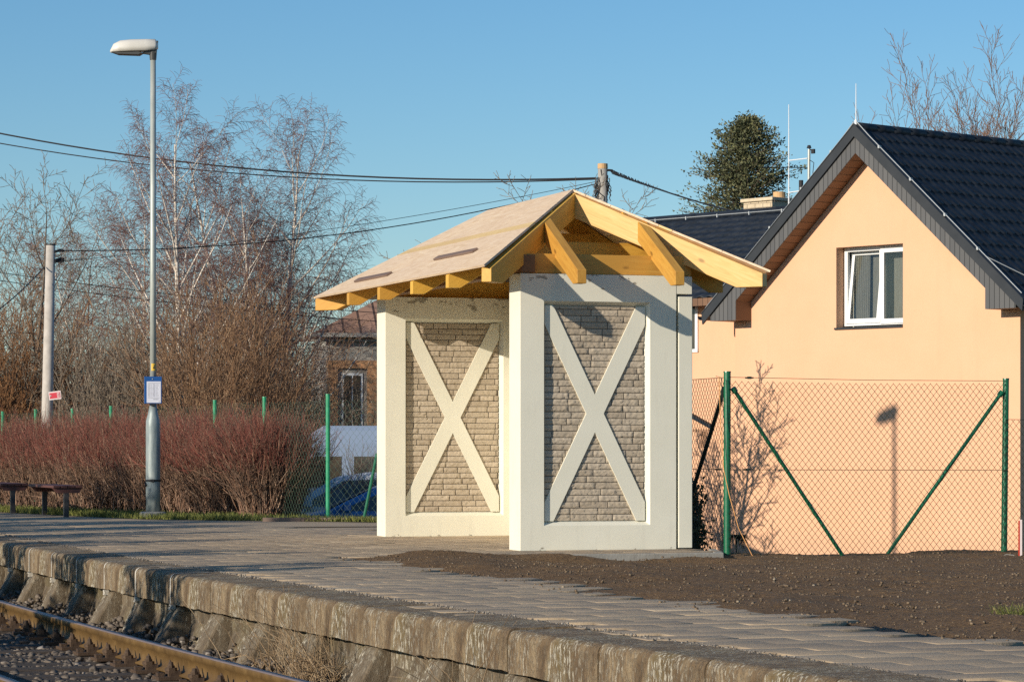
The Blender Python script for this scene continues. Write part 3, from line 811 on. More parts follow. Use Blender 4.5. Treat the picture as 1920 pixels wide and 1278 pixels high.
for (u, z) in ((2.24, ztop-.004), (2.22, HC-42/5600*28.6)):
    p = U(u, -.09, z); q = U(u+.085, -.09, z); b.tube([p, q], .008, 6); b.box(p.x+.02, p.x+.06, p.y-.008, p.y+.01, p.z-.012, p.z+.012)
p = U(2.07, .25, HC-42/5600*28.6); b.tube([p, U(2.07, .12, p.z)], .009, 6)
fpart('tensioner', b, M['strut_dark'])
def strut(p, q, r, mat):
    b = MB(); b.tube([p, q], r, 12); d = (q-p).normalized(); b.tube([p-d*.02, p+d*.03], r*1.5, 10); fpart('strut', b, mat)
strut(at(1376, 730, 28.62), at(1582, 1044, 29.0), .019, M['green'])
strut(at(1877, 737, 29.5), at(1660, 1044, 29.2), .019, M['green'])
strut(U(2.07, .03, HC+108/5600*28.6), U(2.07, 1.42, -.15), .019, M['strut_dark'])
# loose orange line tied to the corner post
b = MB(); pts = [at(1348, 706, 28.5), at(1351, 790, 28.5), at(1357, 880, 28.45), at(1368, 930, 28.4), at(1385, 990, 28.35), at(1410, 1040, 28.3), at(1420, 1050, 28.3)]
b.tube(pts, .0035, 6); tag(b.build('slack_line', M['orange_line']), 'thin orange line hanging loose from the green corner fence post', 'line')
b = MB(); pts = [at(1342, 705, 28.5), at(1352, 707, 28.5), at(1357, 780, 28.48), at(1363, 870, 28.42), at(1372, 960, 28.4), at(1379, 1046, 28.38)]
b.tube(pts, .0032, 6); tag(b.build('slack_wire', M['black']), 'thin dark wire hanging loose beside the green corner fence post', 'wire')
# red and white surveying stake, far right
st_ = empty('marker_stake', at(1913, 1056, 29.2), 0, 'thin red and white stake beside the right end of the green fence', 'stake')
b = MB(); b.box(-.018, -.006, -.01, .01, -.05, .42); b.build('red_side', simple("red_paint", (.55, .05, .02), None, rough=.5), st_)
b = MB(); b.box(-.004, .016, -.012, .012, -.05, .43); b.build('pale_side', M['signwhite'], st_)
b = MB(); b.tube([at(1866, 1046, 28.9), at(1888, 1038.5, 28.9), at(1900, 1040, 28.9), at(1912, 1050, 28.9), at(1925, 1060, 28.9)], .004, 6)
tag(b.build('bent_wire', M['polewood']), 'bent loose wire arching over the footing at the right fence post', 'wire')

# ------------------------------------------------------------------ peach house
KH = 1.097
HO = Vector((5.413*KH, 47.0*KH, 0)); TH = Vector((.669, -.743, 0)).normalized(); MH = Vector((-TH.y, TH.x, 0)); HA = math.atan2(TH.y, TH.x)
HH = Vector((HO.x, HO.y, -1.1))
def hp(px, py, yl):                         # photo point on the house plane local-y = yl -> (s, z above house base)
    k = (px-960)/5600; s = (k*(HO.y+MH.y*yl)-HO.x-MH.x*yl)/(TH.x-k*TH.y); Y = HO.y+TH.y*s+MH.y*yl
    return s, HC-(py-838)/5600*Y+1.1
house = empty('house', HH, HA, 'peach rendered house with dark tiled gable roof and one white window', 'house')
YW = .395
sR, zR = hp(1909, 560, 0); sL, zL = hp(1318, 584, 0); _, zA = hp(1605, 236, 0)
SE = 3.29*KH; ZEV = (zR+zL)/2-.0; PIT = (zA-ZEV)/SE
def roofz(s): return zA-abs(s)*PIT
LEN = 12.0
# window opening in wall plane
wl, wzt = hp(1568, 463, YW); wr, wzt2 = hp(1693, 457.5, YW); _, wzb = hp(1568, 614, YW); wzt = (wzt+wzt2)/2; wzb = (wzb+hp(1693, 610, YW)[1])/2
wx = hp(1913, 700, YW)[0]                    # right corner of the wall
wxl = -wx
b = MB(); zt = lambda s: roofz(s)-.14
xs = [wxl, wl, 0 if wl < 0 < wr else (wl+wr)/2, wr, wx]
def quad(x0, x1, z0a, z0b, z1a, z1b, y): b.add([(x0, y, z0a), (x1, y, z0b), (x1, y, z1b), (x0, y, z1a)], [(0, 1, 2, 3)])
cols = sorted(set([wxl, wl, 0.0, wr, wx]))
for x0, x1 in zip(cols[:-1], cols[1:]):
    if x0 >= wl-1e-6 and x1 <= wr+1e-6:
        quad(x0, x1, 0, 0, wzb, wzb, YW); quad(x0, x1, wzt, wzt, zt(x0), zt(x1), YW)
    else: quad(x0, x1, 0, 0, zt(x0), zt(x1), YW)
RD = .25
b.add([(wl, YW, wzb), (wr, YW, wzb), (wr, YW, wzt), (wl, YW, wzt), (wl, YW+RD, wzb), (wr, YW+RD, wzb), (wr, YW+RD, wzt), (wl, YW+RD, wzt)], [(k, (k+1) % 4, 4+(k+1) % 4, 4+k) for k in range(4)])
for x in (wxl, wx): b.add([(x, YW, 0), (x, LEN, 0), (x, LEN, zt(x)), (x, YW, zt(x))], [(0, 1, 2, 3)])
b.add([(wxl, LEN, 0), (wx, LEN, 0), (wx, LEN, zt(wx)), (0, LEN, zt(0)), (wxl, LEN, zt(wxl))], [(0, 1, 2, 3, 4)])
b.build('wall', M['render'], house, fix=False)
# tiles
def tile_slope(name, p_ridge, p_eave, yl0, yl1, parent, axis='y', rows=None, wave=.2):
    """corrugated stepped tiles; slope from ridge (s,z) to eave (s,z), running along local y (or x)"""
    (s0, z0), (s1, z1) = p_ridge, p_eave; L_ = math.hypot(s1-s0, z1-z0); rows = rows or max(3, int(L_/.35)); na = int(abs(yl1-yl0)/.045)
    nx, nz2 = (z0-z1)/L_, abs(s1-s0)/L_; sgn = 1 if s1 > s0 else -1
    V = []; 
    ts = []
    for r in range(rows): ts += [(r/rows, .004), ((r+.5)/rows, .016), ((r+.985)/rows, .030)]
    ts.append((1, .004))
    for (t, h) in ts:
        for i in range(na+1):
            y = yl0+(yl1-yl0)*i/na; ph = 2*math.pi*y/wave
            hh = h+.020*(.5+.5*math.sin(ph))**1.0; tt = t+(.025/rows)*math.sin(ph)*3
            if t in (0, 1): tt = t
            s_ = s0+(s1-s0)*tt; z_ = z0+(z1-z0)*tt
            if axis == 'y': V.append((s_+sgn*nx*hh, y, z_+nz2*hh))
            else: V.append((y, s_+sgn*nx*hh, z_+nz2*hh))
    m_ = na+1; Q = [(j*m_+i, j*m_+i+1, (j+1)*m_+i+1, (j+1)*m_+i) for j in range(len(ts)-1) for i in range(na)]
    return np_mesh(name, V, Q, M['tile'], parent)
tile_slope('roof_tiles', (0, zA-.03), (SE+.02, roofz(SE)-.03), -.02, LEN+.3, house)
tile_slope('roof_tiles', (0, zA-.03), (-SE-.02, roofz(SE)-.03), -.02, LEN+.3, house)
b = MB(); n = 28
for i in range(n):
    y0 = .0+i*(LEN+.3)/n; b.tube([(0, y0, zA-.02), (0, y0+(LEN+.3)/n+.02, zA-.035)], [.085, .10], 10)
b.build('ridge_cap', M['tile'], house, smooth=True)
# roof underside
b = MB()
for sg in (1, -1): b.add([(0, 0, zA-.09), (sg*SE, 0, roofz(SE)-.09), (sg*SE, LEN+.2, roofz(SE)-.09), (0, LEN+.2, zA-.09)], [(0, 1, 2, 3)])
b.build('roof_lining', M['trim'], house)
# verge: dark trim above, grey boards below, brown soffit behind
b = MB(); tr = .185
for sg in (1, -1):
    b.prism([(0, zA+.02), (sg*(SE+.06), roofz(SE+.06)+.02), (sg*(SE+.06)-sg*.02, roofz(SE+.06)-tr*.9), (0, zA-tr)], 'y', -.06, -.02)
    b.prism([(0, zA+.035), (sg*(SE+.06), roofz(SE+.06)+.035), (sg*(SE+.06), roofz(SE+.06)+.015), (0, zA+.015)], 'y', -.07, .12)
b.build('verge_trim', M['trim'], house)
sa, zbx = hp(1375, 602.5, 0); sb_, zbx2 = hp(1842, 577, 0); zbx = (zbx+zbx2)/2; so = abs((sa-sb_)/2)
so_out = abs(hp(1898, 576, 0)[0]-hp(1327, 603, 0)[0])/2
fd = .47                                     # vertical depth from roof line to board bottom
b = MB()
for sg in (1, -1):
    zi = roofz(so)-fd
    pts = [(0, zA-tr+.0), (sg*so_out, roofz(so_out)-tr), (sg*so_out, zbx), (sg*so, zbx), (sg*so, zi), (0, zA-fd)]
    b.prism(pts, 'y', -.02, .0)
b.build('fascia_boards', M['fascia'], house)
b = MB()
for sg in (1, -1):
    zi = roofz(so)-fd
    b.add([(0, 0, zA-fd), (sg*so, 0, zi), (sg*so, YW, zi), (0, YW, zA-fd)], [(0, 1, 2, 3)])
    b.add([(sg*so, 0, zi), (sg*so, 0, zbx), (sg*so, YW, zbx), (sg*so, YW, zi)], [(0, 1, 2, 3)])
    b.add([(sg*so, 0, zbx+.002), (sg*so_out, 0, zbx+.002), (sg*so_out, YW, zbx+.002), (sg*so, YW, zbx+.002)], [(0, 1, 2, 3)])
    b.box(*sorted((sg*so_out, sg*(so_out-.02))), .0, LEN, zbx, roofz(so_out)-.1)
    b.box(*sorted((sg*so_out, wx*sg)), YW, LEN, zbx, zbx+.02)
sof = b.build('soffit', M['soffit'], house)
b = MB()
for sg in (1, -1):
    x = sg*(SE+.09); z = roofz(SE)-.07; n = 8; pr = [(x+.075*math.cos(math.pi+math.pi*k/n), z+.075*math.sin(math.pi+math.pi*k/n)) for k in range(n+1)]+[(x+.068*math.cos(2*math.pi-math.pi*k/n), z+.068*math.sin(2*math.pi-math.pi*k/n)) for k in range(n+1)]
    b.prism(pr, 'y', -.05, LEN+.2)
b.build('gutter', M['trim'], house)
# lightning conductor on the verge
b = MB(); rt = simple("conductor_wire", (.42, .44, .44), None, rough=.4)
for sg in (1, -1):
    b.tube([(sg*.03, -.02, zA+.07)]+[(sg*t, -.02+.0*t, roofz(t)+.075) for t in np.linspace(.3, SE, 8)], .008, 6)
    for t in (.55, 1.25, 2.0, 2.7): b.box(sg*t-.02, sg*t+.02, -.045, .005, roofz(t)+.04, roofz(t)+.09)
b.tube([(SE*.8, -.02, roofz(SE*.8)+.08), (SE*.95, .8, roofz(SE*.95)+.09), (SE*1.0, 1.6, roofz(SE)+.09)], .008, 6)
b.build('conductor_wire', rt, house)
b = MB(); b.tube([(0, .0, zA+.02), (0, .0, zA+.10)], .028, 8); b.tube([(0, .0, zA+.1), (0, .0, zA+.73)], [.011, .006], 6); b.build('lightning_rod', M['whiterod'], house)
# window
win = bpy.data.objects.new('window', None); link(win, house); win.location = (wl, YW+RD-.06, wzb)
WW, WH = wr-wl, wzt-wzb; fw = .075
b = MB(); b.box(.02, WW, 0, .06, .03, .03+fw); b.box(.02, WW, 0, .06, WH-fw, WH); b.box(.02, .02+fw, .001, .059, .03, WH); b.box(WW-fw*.6, WW, .001, .059, .03, WH); b.box(WW*.56-.03, WW*.56+.03, .002, .058, .03, WH)
b.build('frame', M['pvc'], win, bevel=.004)
def sash(name, x0, x1, z0, z1, tilt):
    s_ = bpy.data.objects.new(name, None); link(s_, win); s_.location = (x0, -.012, z0); s_.rotation_euler = (R(tilt), 0, 0)
    w_, h_ = x1-x0, z1-z0; f = .085; b = MB()
    b.box(0, w_, -.01, .04, 0, f); b.box(0, w_, -.01, .04, h_-f, h_); b.box(0, f, -.009, .039, 0, h_); b.box(w_-f, w_, -.009, .039, 0, h_)
    b.build('sash_bars', M['pvc'], s_, bevel=.006)
    b = MB(); b.box(f-.01, w_-f+.01, .012, .018, f-.01, h_-f+.01); b.build('pane', M['glass'], s_)
# fixed right sash flat, left sash tilted inward at the top
s1 = sash('casement', .065, WW*.56-.005, .07, WH-.04, -7)
s2 = sash('casement', WW*.56+.01, WW-.01, .05, WH-.04, 0)
b = MB(); 
for i in range(16):
    x = .12+i*.022; b.tube([(x, .16+.01*(i % 2), .1), (x+.01, .17+.01*(i % 2), WH-.05)], .012, 6)
b.add([(.0, .25, 0), (WW, .25, 0), (WW, .25, WH), (0, .25, WH)], [(0, 1, 2, 3)])
b.build('curtain', M['curtain'], win)
b = MB(); b.box(-.4, WW+.4, .35, 2.2, -.5, WH+.3); rm = b.build('room_box', M['room'], win)
b = MB(); b.box(-.03, WW+.0, -RD-.03+.06, .06, -.035, -.0); b.build('sill', M['sill'], win, bevel=.004)
# wing to the left with its own roof
YR = 5.5; zwr = HC+441*54.9*KH/5600+1.1; ye = .5; zwe = zwr-.40*(YR-ye)
tile_slope('wing_roof', (YR, zwr), (ye, zwe), -1.0, -12.5, house, axis='x', wave=.24)
b = MB(); b.tube([(-12.5, YR, zwr+.03), (-1.0, YR, zwr+.03)], .09, 8); b.build('wing_ridge', M['tile'], house, smooth=True)
b = MB(); b.tube([(-12.5, YR-.25, zwr+.02), (-1.5, YR-.25, zwr+.02)], .007, 5)
for i in range(12): b.box(-12+i*.9-.012, -12+i*.9+.012, YR-.27, YR-.23, zwr-.03, zwr+.04)
b.build('wing_conductor', rt, house)
YW2 = .9
b = MB(); b.box(-12.3, wxl, YW2, YW2+5.6, 0, zwe+.1); b.add([(-12.3, YW2, zwe), (-12.3, YR, zwr-.1), (-12.3, YW2+5.6, zwe)], [(0, 1, 2)])
b.build('wing_wall', M['render'], house)
b = MB(); b.add([(-12.5, ye, zwe-.03), (wxl-.01, ye, zwe-.03), (wxl-.01, YW2-.0, zwe-.03), (-12.5, YW2, zwe-.03)], [(0, 1, 2, 3)]); b.box(-12.5, wxl-.3, ye-.02, ye, zwe-.14, zwe+.0)
b.build('wing_eave', M['soffit'], house)
b = MB(); b.add([(-1, YR, zwr-.02), (-12.5, YR, zwr-.02), (-12.5, YR+3.3, zwe), (-1, YR+3.3, zwe)], [(0, 1, 2, 3)]); b.build('wing_roof_back', M['tile'], house)
x1, z1 = hp(1310, 548, YW2); _, z0 = hp(1310, 660, YW2)
b = MB(); b.box(x1-1.2, x1, YW2-.03, YW2-.002, z0, z0+.06); b.box(x1-.07, x1, YW2-.031, YW2-.003, z0, z1); b.box(x1-1.2, x1, YW2-.032, YW2-.003, z1-.06, z1); wf = b.build('wing_window_frame', M['pvc'], house)
b = MB(); b.box(x1-1.18, x1-.06, YW2-.02, YW2-.004, z0+.05, z1-.05); b.build('wing_window_pane', M['carglass'], wf)
# porch roof and downpipe on the wing
pr0 = hp(1353, 797, 1.1); pr1 = hp(1285, 745, 1.1)
b = MB(); b.prism([(pr0[0], pr0[1]), (pr1[0]-1.2, pr1[1]+.35), (pr1[0]-1.2, pr1[1]+.27), (pr0[0], pr0[1]-.07)], 'y', .8, YW2); pch = b.build('porch_roof', M['tile'], house)
b = MB(); b.box(pr1[0]-1.2, pr0[0]-.05, .95, YW2, pr0[1]-.12, pr0[1]-.07); b.box(pr0[0]-.35, pr0[0]-.17, .9, 1.05, pr0[1]-.42, pr0[1]-.12); b.build('porch_lining', M['soffit'], pch)
b = MB(); pp = [hp(1352, 806, 1.0), hp(1353, 880, 1.0), hp(1345, 892, 1.0), hp(1300, 945, 1.0), hp(1280, 965, 1.0)]
b.tube([(x, 1.0, z) for x, z in pp], .033, 10); b.build('downpipe', M['copper'], house, smooth=True)
# chimney, flue, antenna mast on the wing roof
def hloc(px, py, yl): s, z = hp(px, py, yl); return Vector((s, yl, z))
ch = hloc(1446, 398, YR+.6); b = MB()
cw = .40; b.box(ch.x-cw, ch.x+cw, YR+.2, YR+.9, ch.z-.6, ch.z+.20)
chim = b.build('chimney', M['chim'], house)
b = MB(); b.box(ch.x-cw-.05, ch.x+cw+.05, YR+.15, YR+.95, ch.z+.20, ch.z+.27); b.build('chimney_cap', M['chim'], chim, bevel=.01)
b = MB()
for j in range(4):
    z = ch.z-.1+j*.085; b.box(ch.x-cw-.002, ch.x+cw+.002, YR+.196, YR+.198, z, z+.008)
    for i in range(4): x = ch.x-cw+.1+i*.22+(j % 2)*.1; b.box(x, x+.008, YR+.1955, YR+.1975, z, z+.085)
b.build('chimney_joint', M['mortar'], chim)
b = MB(); c2 = hloc(1461, 372, YR+.6); b.tube([(c2.x, YR+.6, ch.z+.27), (c2.x, YR+.6, ch.z+.40)], .125, 16); b.build('chimney_pot', M['clay'], chim)
def hbar(name, pts, yl, r, mat, n=6, parent=None):
    b = MB(); b.tube([tuple(hloc(x, y, yl)) for x, y in pts], r, n); return b.build(name, mat, parent or house)
hbar('lightning_rod', [(1479, 395), (1479, 196)], YR+.3, [.016, .008], M['whiterod'])
mast = hbar('antenna_mast', [(1516, 400), (1517, 280)], YR+.3, .028, M['galv'], 8)
b = MB(); p = hloc(1517, 278, YR+.3); b.tube([p, p+Vector((0, 0, .06))], [.05, .03], 10)
a_, c_ = hloc(1430, 314, YR+.3), hloc(1513, 314, YR+.3); b.tube([a_, c_], .010, 5)
for i in range(14):
    q = a_+(c_-a_)*i/14; b.tube([q+Vector((0, -.12, 0)), q+Vector((0, .12, 0))], .005, 4)
q = hloc(1526, 286, YR+.3); b.tube([p, q], .01, 5); b.box(q.x-.06, q.x+.02, q.y-.02, q.y+.02, q.z-.02, q.z+.07)
b.tube([hloc(1518, 300, YR+.27), hloc(1526, 305, YR+.27), hloc(1524, 325, YR+.27), hloc(1519, 345, YR+.27)], .008, 5)
b.build('antenna', M['black'], mast)
for yy, x2, y2 in ((301, 1514, 297), (361, 1500, 358)):
    b = MB(); b.tube([hloc(1479, yy, YR+.3), hloc(x2, y2, YR+.3)], .012, 6); b.build('bracket', M['whiterod'], mast)
hbar('vent_pipe', [(1502, 370), (1502, 338)], YR+.1, .045, M['black'], 10)

# ------------------------------------------------------------------ lamp post
LX, LY = at(287, 970, 41.1).x, 41.1
lamp = empty('lamp_post', (LX, LY, 0), 0, 'tall galvanised platform lamp post carrying a blue timetable board', 'lamp post')
b = MB(); b.tube([(0, 0, .06), (0, 0, .42), (0, 0, 1.25), (0, 0, 1.33), (0, 0, 1.43), (0, 0, 1.56)], [.098, .1, .1, .098, .07, .045], 24); b.build('lower_tube', M['galv_old'], lamp, smooth=True)
b = MB(); b.tube([(0, 0, 1.52), (0, 0, 3.5), (0, 0, 6.38)], [.044, .043, .038], 20); b.build('shaft', M['galv'], lamp, smooth=True)
b = MB(); b.tube([(0, 0, .50), (0, 0, .525)], .107, 20); b.box(-.02, .03, -.125, -.09, .495, .53); b.tube([(-.1, -.03, .48), (-.09, -.07, .44)], .015, 6); b.build('clamp_band', M['black'], lamp)
b = MB(); b.tube([(0, 0, -.01), (0, 0, .07), (0, 0, .085)], [.185, .185, .16], 20); b.build('concrete_base', M['kerb'], lamp)
# head: lofted shell pointing left
hd = bpy.data.objects.new('lamp_head', None); link(hd, lamp); hd.location = (0, 0, 6.44)
secs = [(.065, .0, .085, .055), (.03, -.02, .15, .075), (-.10, -.035, .165, .10), (-.30, -.04, .165, .115), (-.45, -.045, .155, .11), (-.54, -.05, .115, .09), (-.585, -.055, .035, .05)]
vs = []; fs = []; K = 16
for (x, zb, h, hw) in secs:
    for k in range(K+1):
        a = math.pi*k/K; vs.append((x, -hw*math.cos(a), zb+.01+h*math.sin(a)**.6))
for i in range(len(secs)-1):
    for k in range(K): fs.append((i*(K+1)+k, i*(K+1)+k+1, (i+1)*(K+1)+k+1, (i+1)*(K+1)+k))
    fs.append((i*(K+1), (i+1)*(K+1), (i+1)*(K+1)+K, i*(K+1)+K))
fs += [tuple(range(K+1)), tuple(range((len(secs)-1)*(K+1), len(secs)*(K+1)))]
b = MB(); b.add(vs, fs); b.build('shell', M['lampshell'], hd, smooth=True)
b = MB(); b.prism([(-.57, -.043), (-.20, -.038), (-.14, -.055), (-.19, -.085), (-.48, -.075)], 'y', -.085, .085); b.build('lens', M['lampdark'], hd, bevel=.006)
b = MB(); b.tube([(0, 0, -.15), (0, 0, -.02), (-.01, 0, .05)], [.045, .055, .06], 14); b.prism([(.07, .12), (-.06, .0), (-.16, -.06), (-.05, -.075), (.045, -.06)], 'y', -.045, .045); b.build('neck', M['lampdark'], hd, bevel=.008)
# timetable board
bd = bpy.data.objects.new('timetable_board', None); link(bd, lamp); bd.location = (0, -.06, 1.568); bd.rotation_euler = (0, 0, R(3))
b = MB(); b.box(-.113, .128, -.028, .0, 0, .372); b.build('board', M['blue'], bd, bevel=.004)
b = MB(); b.box(-.078, .115, -.0315, -.029, .012, .305); b.build('paper', M['paper'], bd)
b = MB()
for i in range(11):
    z = .262-i*.0165
    b.box(-.060, -.032-rng.random()*.008, -.0335, -.032, z, z+.006); b.box(-.028, -.006, -.0335, -.032, z, z+.004); b.box(.002+rng.random()*.006, .022, -.0335, -.032, z, z+.007)
    b.box(.045, .066+rng.random()*.02, -.0335, -.032, z, z+.004)
b.box(.030, .033, -.0335, -.032, .09, .272); b.box(-.06, .095, -.0335, -.032, .078, .082); b.box(.01, .08, -.0335, -.032, .055, .064); b.box(-.06, .10, -.0335, -.032, .28, .284)
b.box(.085, .098, -.0335, -.032, .024, .032); b.build('print', M['ink'], bd)
b = MB(); b.tube([(.0, -.028, .338), (.0, -.036, .338)], .008, 10); b.build('screw', M['galv'], bd)
b = MB(); b.box(-.025, .03, -.02, .03, -.03, 0); b.build('bracket', M['black'], bd)
b = MB(); n = 10
vs = [(.0455*math.sin(a), -.0455*math.cos(a), z) for z in (2.02-.0, 2.12) for a in np.linspace(-.45, .95, n)]
b.add(vs, [(i, i+1, n+i+1, n+i) for i in range(n-1)]); yl = b.build('number_sticker', M['yellow'], lamp)
def pt(a, z): return Vector((.0475*math.sin(a), -.0475*math.cos(a), z))
b = MB(); 
for (a0, z0, a1, z1) in ((.60, 2.105, .12, 2.055), (.12, 2.055, .78, 2.055), (.60, 2.105, .60, 2.035)):
    b.tube([pt(a0, z0), pt((a0+a1)/2, (z0+z1)/2), pt(a1, z1)], .0035, 5)
b.build('number', M['black'], yl)

# ------------------------------------------------------------------ benches
def bench(px_leg, base_y, label, slat_l):
    Y = 5432/(base_y-838); p = at(px_leg, base_y, Y)
    e = empty('bench', (p.x, p.y, 0), RZ+R(2), label, 'bench', 'backless benches by the hedge')
    # runs along the platform (local y); two T legs
    for i in range(4):
        b = MB(); x = -.19+i*.105; b.box(x, x+.09, -.06, 1.75, .40, .435); b.build('slat', M['dark_wood'], e, bevel=.004)
    for y in (.0, 1.5):
        b = MB(); b.box(-.035, .035, y-.03, y+.03, -.02, .33); b.build('leg', M['dark_metal'], e, bevel=.003)
        b = MB(); b.prism([(-.2, .40), (.22, .40), (.18, .33), (-.13, .33)], 'y', y-.03, y+.03); b.build('leg_bracket', M['dark_wood'], e, bevel=.003)
    return e
bench(124, 968, 'nearer dark backless bench left of the lamp post', 1.6)
bench(24, 961, 'farther dark backless bench at the left edge of the photo', 1.6)

# ------------------------------------------------------------------ left green fence
lf = empty('boundary_fence', at(615, 975, 39.6)*1, 0, 'light green chain-link boundary fence running behind the red hedge', 'fence')
lf.location.z = 0
tops = [(615, 740), (496, 745), (403, 751), (290, 757), (208, 762), (136, 767), (67, 768), (5, 772), (-52, 775)]
pp = []
for i, (px, py) in enumerate(tops):
    Y = .693*5600/(838-py) if i else 39.6
    Y = 39.6+i*2.28
    x = (px-960)/5600*Y; pp.append(Vector((x, Y, 0)))
    zt_ = HC+(838-py)/5600*Y
    post(lf, (x, Y, -.6), zt_, .030, M['green_bright'])
for i in range(len(pp)-1):
    S = link_mesh(pp[i], pp[i+1], -.05, 1.60+.02*(i % 2), .0014, .11, .11); fpx(S, 'mesh', M['green_wire2'], lf)
pe = at(760, 975, 39.0); pe.z = 0
S = link_mesh(pp[0], Vector((pe.x, pe.y, 0)), -.05, 1.60, .0015, .10, .11); fpx(S, 'mesh', M['green_wire2'], lf)
b = MB(); b.tube([at(707, 850, 39.3), at(680, 985, 39.2)], .022, 10); fpart('strut', b, M['green'], lf)
# concrete edging under it
b = MB(); p = at(500, 974, 39.9); q = at(720, 976, 39.2); b.box(p.x, q.x, 39.25, 39.35, -.5, .045)
struct(b.build('edging', M['strip_brown']))

# ------------------------------------------------------------------ vegetation
def unit(v): return v/np.linalg.norm(v)
def grow(r, base, d, L, rad, lvl, P, out):
    """recursive branching; out[level] gets the segments"""
    n = P['segs'][lvl]; p = np.array(base, float); d = unit(np.array(d, float)); step = L/n; pts = [(p.copy(), rad)]
    rend = rad*P['taper'][lvl]
    for i in range(n):
        d = unit(d+r.normal(size=3)*P['wob'][lvl]+np.array([0, 0, P['trop'][lvl]]))
        q = p+d*step; ra = rad+(rend-rad)*i/n; rb = rad+(rend-rad)*(i+1)/n
        out[lvl].append((*p, *q, max(ra, P['rmin']), max(rb, P['rmin']*.8))); p = q; pts.append((p.copy(), rb, d.copy()))
    if lvl+1 < len(P['segs']):
        nc = P['kids'][lvl]; a0 = r.uniform(0, 6.28)
        for k in range(nc):
            t = P['start'][lvl]+(1-P['start'][lvl])*(k+r.uniform(.1, .9))/nc; i = min(int(t*n), n-1); f = t*n-i
            pa = pts[i][0]+(pts[i+1][0]-pts[i][0])*f; dd = pts[i+1][2]
            az = a0+k*2.4+r.uniform(-.5, .5); ang = math.radians(P['ang'][lvl]+r.uniform(-1, 1)*P['angv'][lvl])
            ref = np.array([0, 0, 1.]) if abs(dd[2]) < .9 else np.array([1., 0, 0])
            a = unit(np.cross(dd, ref)); b = np.cross(dd, a)
            nd = dd*math.cos(ang)+(a*math.cos(az)+b*math.sin(az))*math.sin(ang)
            sh = P['shape'][lvl]; l2 = L*P['ratio'][lvl]*(1-sh*t)*r.uniform(.7, 1.2)
            rr = pts[i][1]*P['rr'][lvl]
            grow(r, pa, nd, l2, max(rr, P['rmin']), lvl+1, P, out)
BIRCH = dict(segs=[14, 9, 6, 4], wob=[.014, .04, .06, .07], trop=[.03, .045, -.02, -.24], taper=[.12, .15, .3, .5], kids=[26, 15, 13], start=[.16, .15, .1], ang=[40, 38, 42], angv=[9, 12, 16], ratio=[.50, .36, .52], shape=[.62, .4, .2], rr=[.50, .36, .5], rmin=.0042)
BARE = dict(segs=[12, 8, 6, 4], wob=[.035, .06, .08, .09], trop=[.02, .06, .04, .03], taper=[.12, .15, .25, .5], kids=[15, 8, 6], start=[.2, .2, .15], ang=[45, 45, 45], angv=[15, 18, 20], ratio=[.48, .45, .45], shape=[.55, .4, .2], rr=[.5, .45, .5], rmin=.0065)
BUSH = dict(segs=[9, 6, 5], wob=[.06, .10, .12], trop=[.03, .05, .03], taper=[.2, .25, .4], kids=[9, 5], start=[.15, .2], ang=[22, 28], angv=[12, 14], ratio=[.5, .5], shape=[.35, .3], rr=[.5, .5], rmin=.0062)
def make_tree(name, loc, H, P, seed, mt, mc, label, stems=1, r0=None, group=None, cat='tree', lean=0, split=1, rz=0):
    r = np.random.default_rng(seed); out = [[] for _ in P['segs']]
    e = empty(name, loc, rz, label, cat, group)
    for s in range(stems):
        if stems == 1: d = np.array([lean, 0, 1.]); b = np.zeros(3); h = H
        else:
            a = 6.283*s/stems+r.uniform(-.4, .4); tl = r.uniform(.12, .38) if s else .05
            d = np.array([math.cos(a)*tl+lean, math.sin(a)*tl*.7, 1.]); b = np.array([math.cos(a), math.sin(a), 0])*.15; h = H*r.uniform(.72, 1.0) if s else H
        grow(r, b, d, h*.90, (r0 or H*.011)*r.uniform(.8, 1.1), 0, P, out)
    trunk = sum(out[:split+1], []); crown = sum(out[split+1:], [])
    segs_mesh('trunk', trunk, mt, e, 6); segs_mesh('crown', crown, mc, e, 3); return e
def copy_tree(src, loc, rz, sc=1.0, label=None, group=None):
    c = src.copy(); C.objects.link(c); c.location = loc; c.rotation_euler = (0, 0, rz); c.scale = (sc, sc, sc)
    if label: c['label'] = label
    if group: c['group'] = group
    for ch in src.children: k = ch.copy(); C.objects.link(k); k.parent = c
    return c
GZ = -1.12
def ground_at(px, Y): return ((px-960)/5600*Y, Y, GZ)
def hgt(py, Y): return HC-(py-838)/5600*Y-GZ
TB = 'bare trees behind the left fence'
make_tree('birch_tree', ground_at(350, 75), hgt(190, 75), BIRCH, 3, M['birch'], M['twig_birch'], 'tallest white-trunked birch, right beside the lamp post', group=TB, r0=.17)
make_tree('birch_tree', ground_at(515, 80), hgt(212, 80), BIRCH, 8, M['birch'], M['twig_birch'], 'many-stemmed white birch with spreading limbs right of the tallest birch', stems=4, group=TB, r0=.12)
make_tree('birch_tree', ground_at(245, 82), hgt(335, 82), BIRCH, 12, M['birch'], M['twig_birch'], 'shorter drooping birch just left of the lamp post', stems=2, group=TB, r0=.08)
make_tree('bare_tree', ground_at(60, 70), hgt(335, 70), BARE, 21, M['bark'], M['twig_grey'], 'open-branched bare tree behind the concrete pole', group=TB, r0=.10)
bt = make_tree('bare_tree', ground_at(160, 86), hgt(400, 86), BARE, 22, M['bark'], M['twig_brown'], 'slim bare tree between the concrete pole and the lamp post', stems=2, group=TB, r0=.07)
copy_tree(bt, ground_at(-5, 78), 2.1, .95, 'bare tree cut by the left edge of the photo')
copy_tree(bt, ground_at(575, 98), 4.0, .92, 'thin bare tree left of the rusty-roofed old house')
copy_tree(bt, ground_at(425, 95), 1.0, 1.0, 'thin bare tree between the two tall birches')
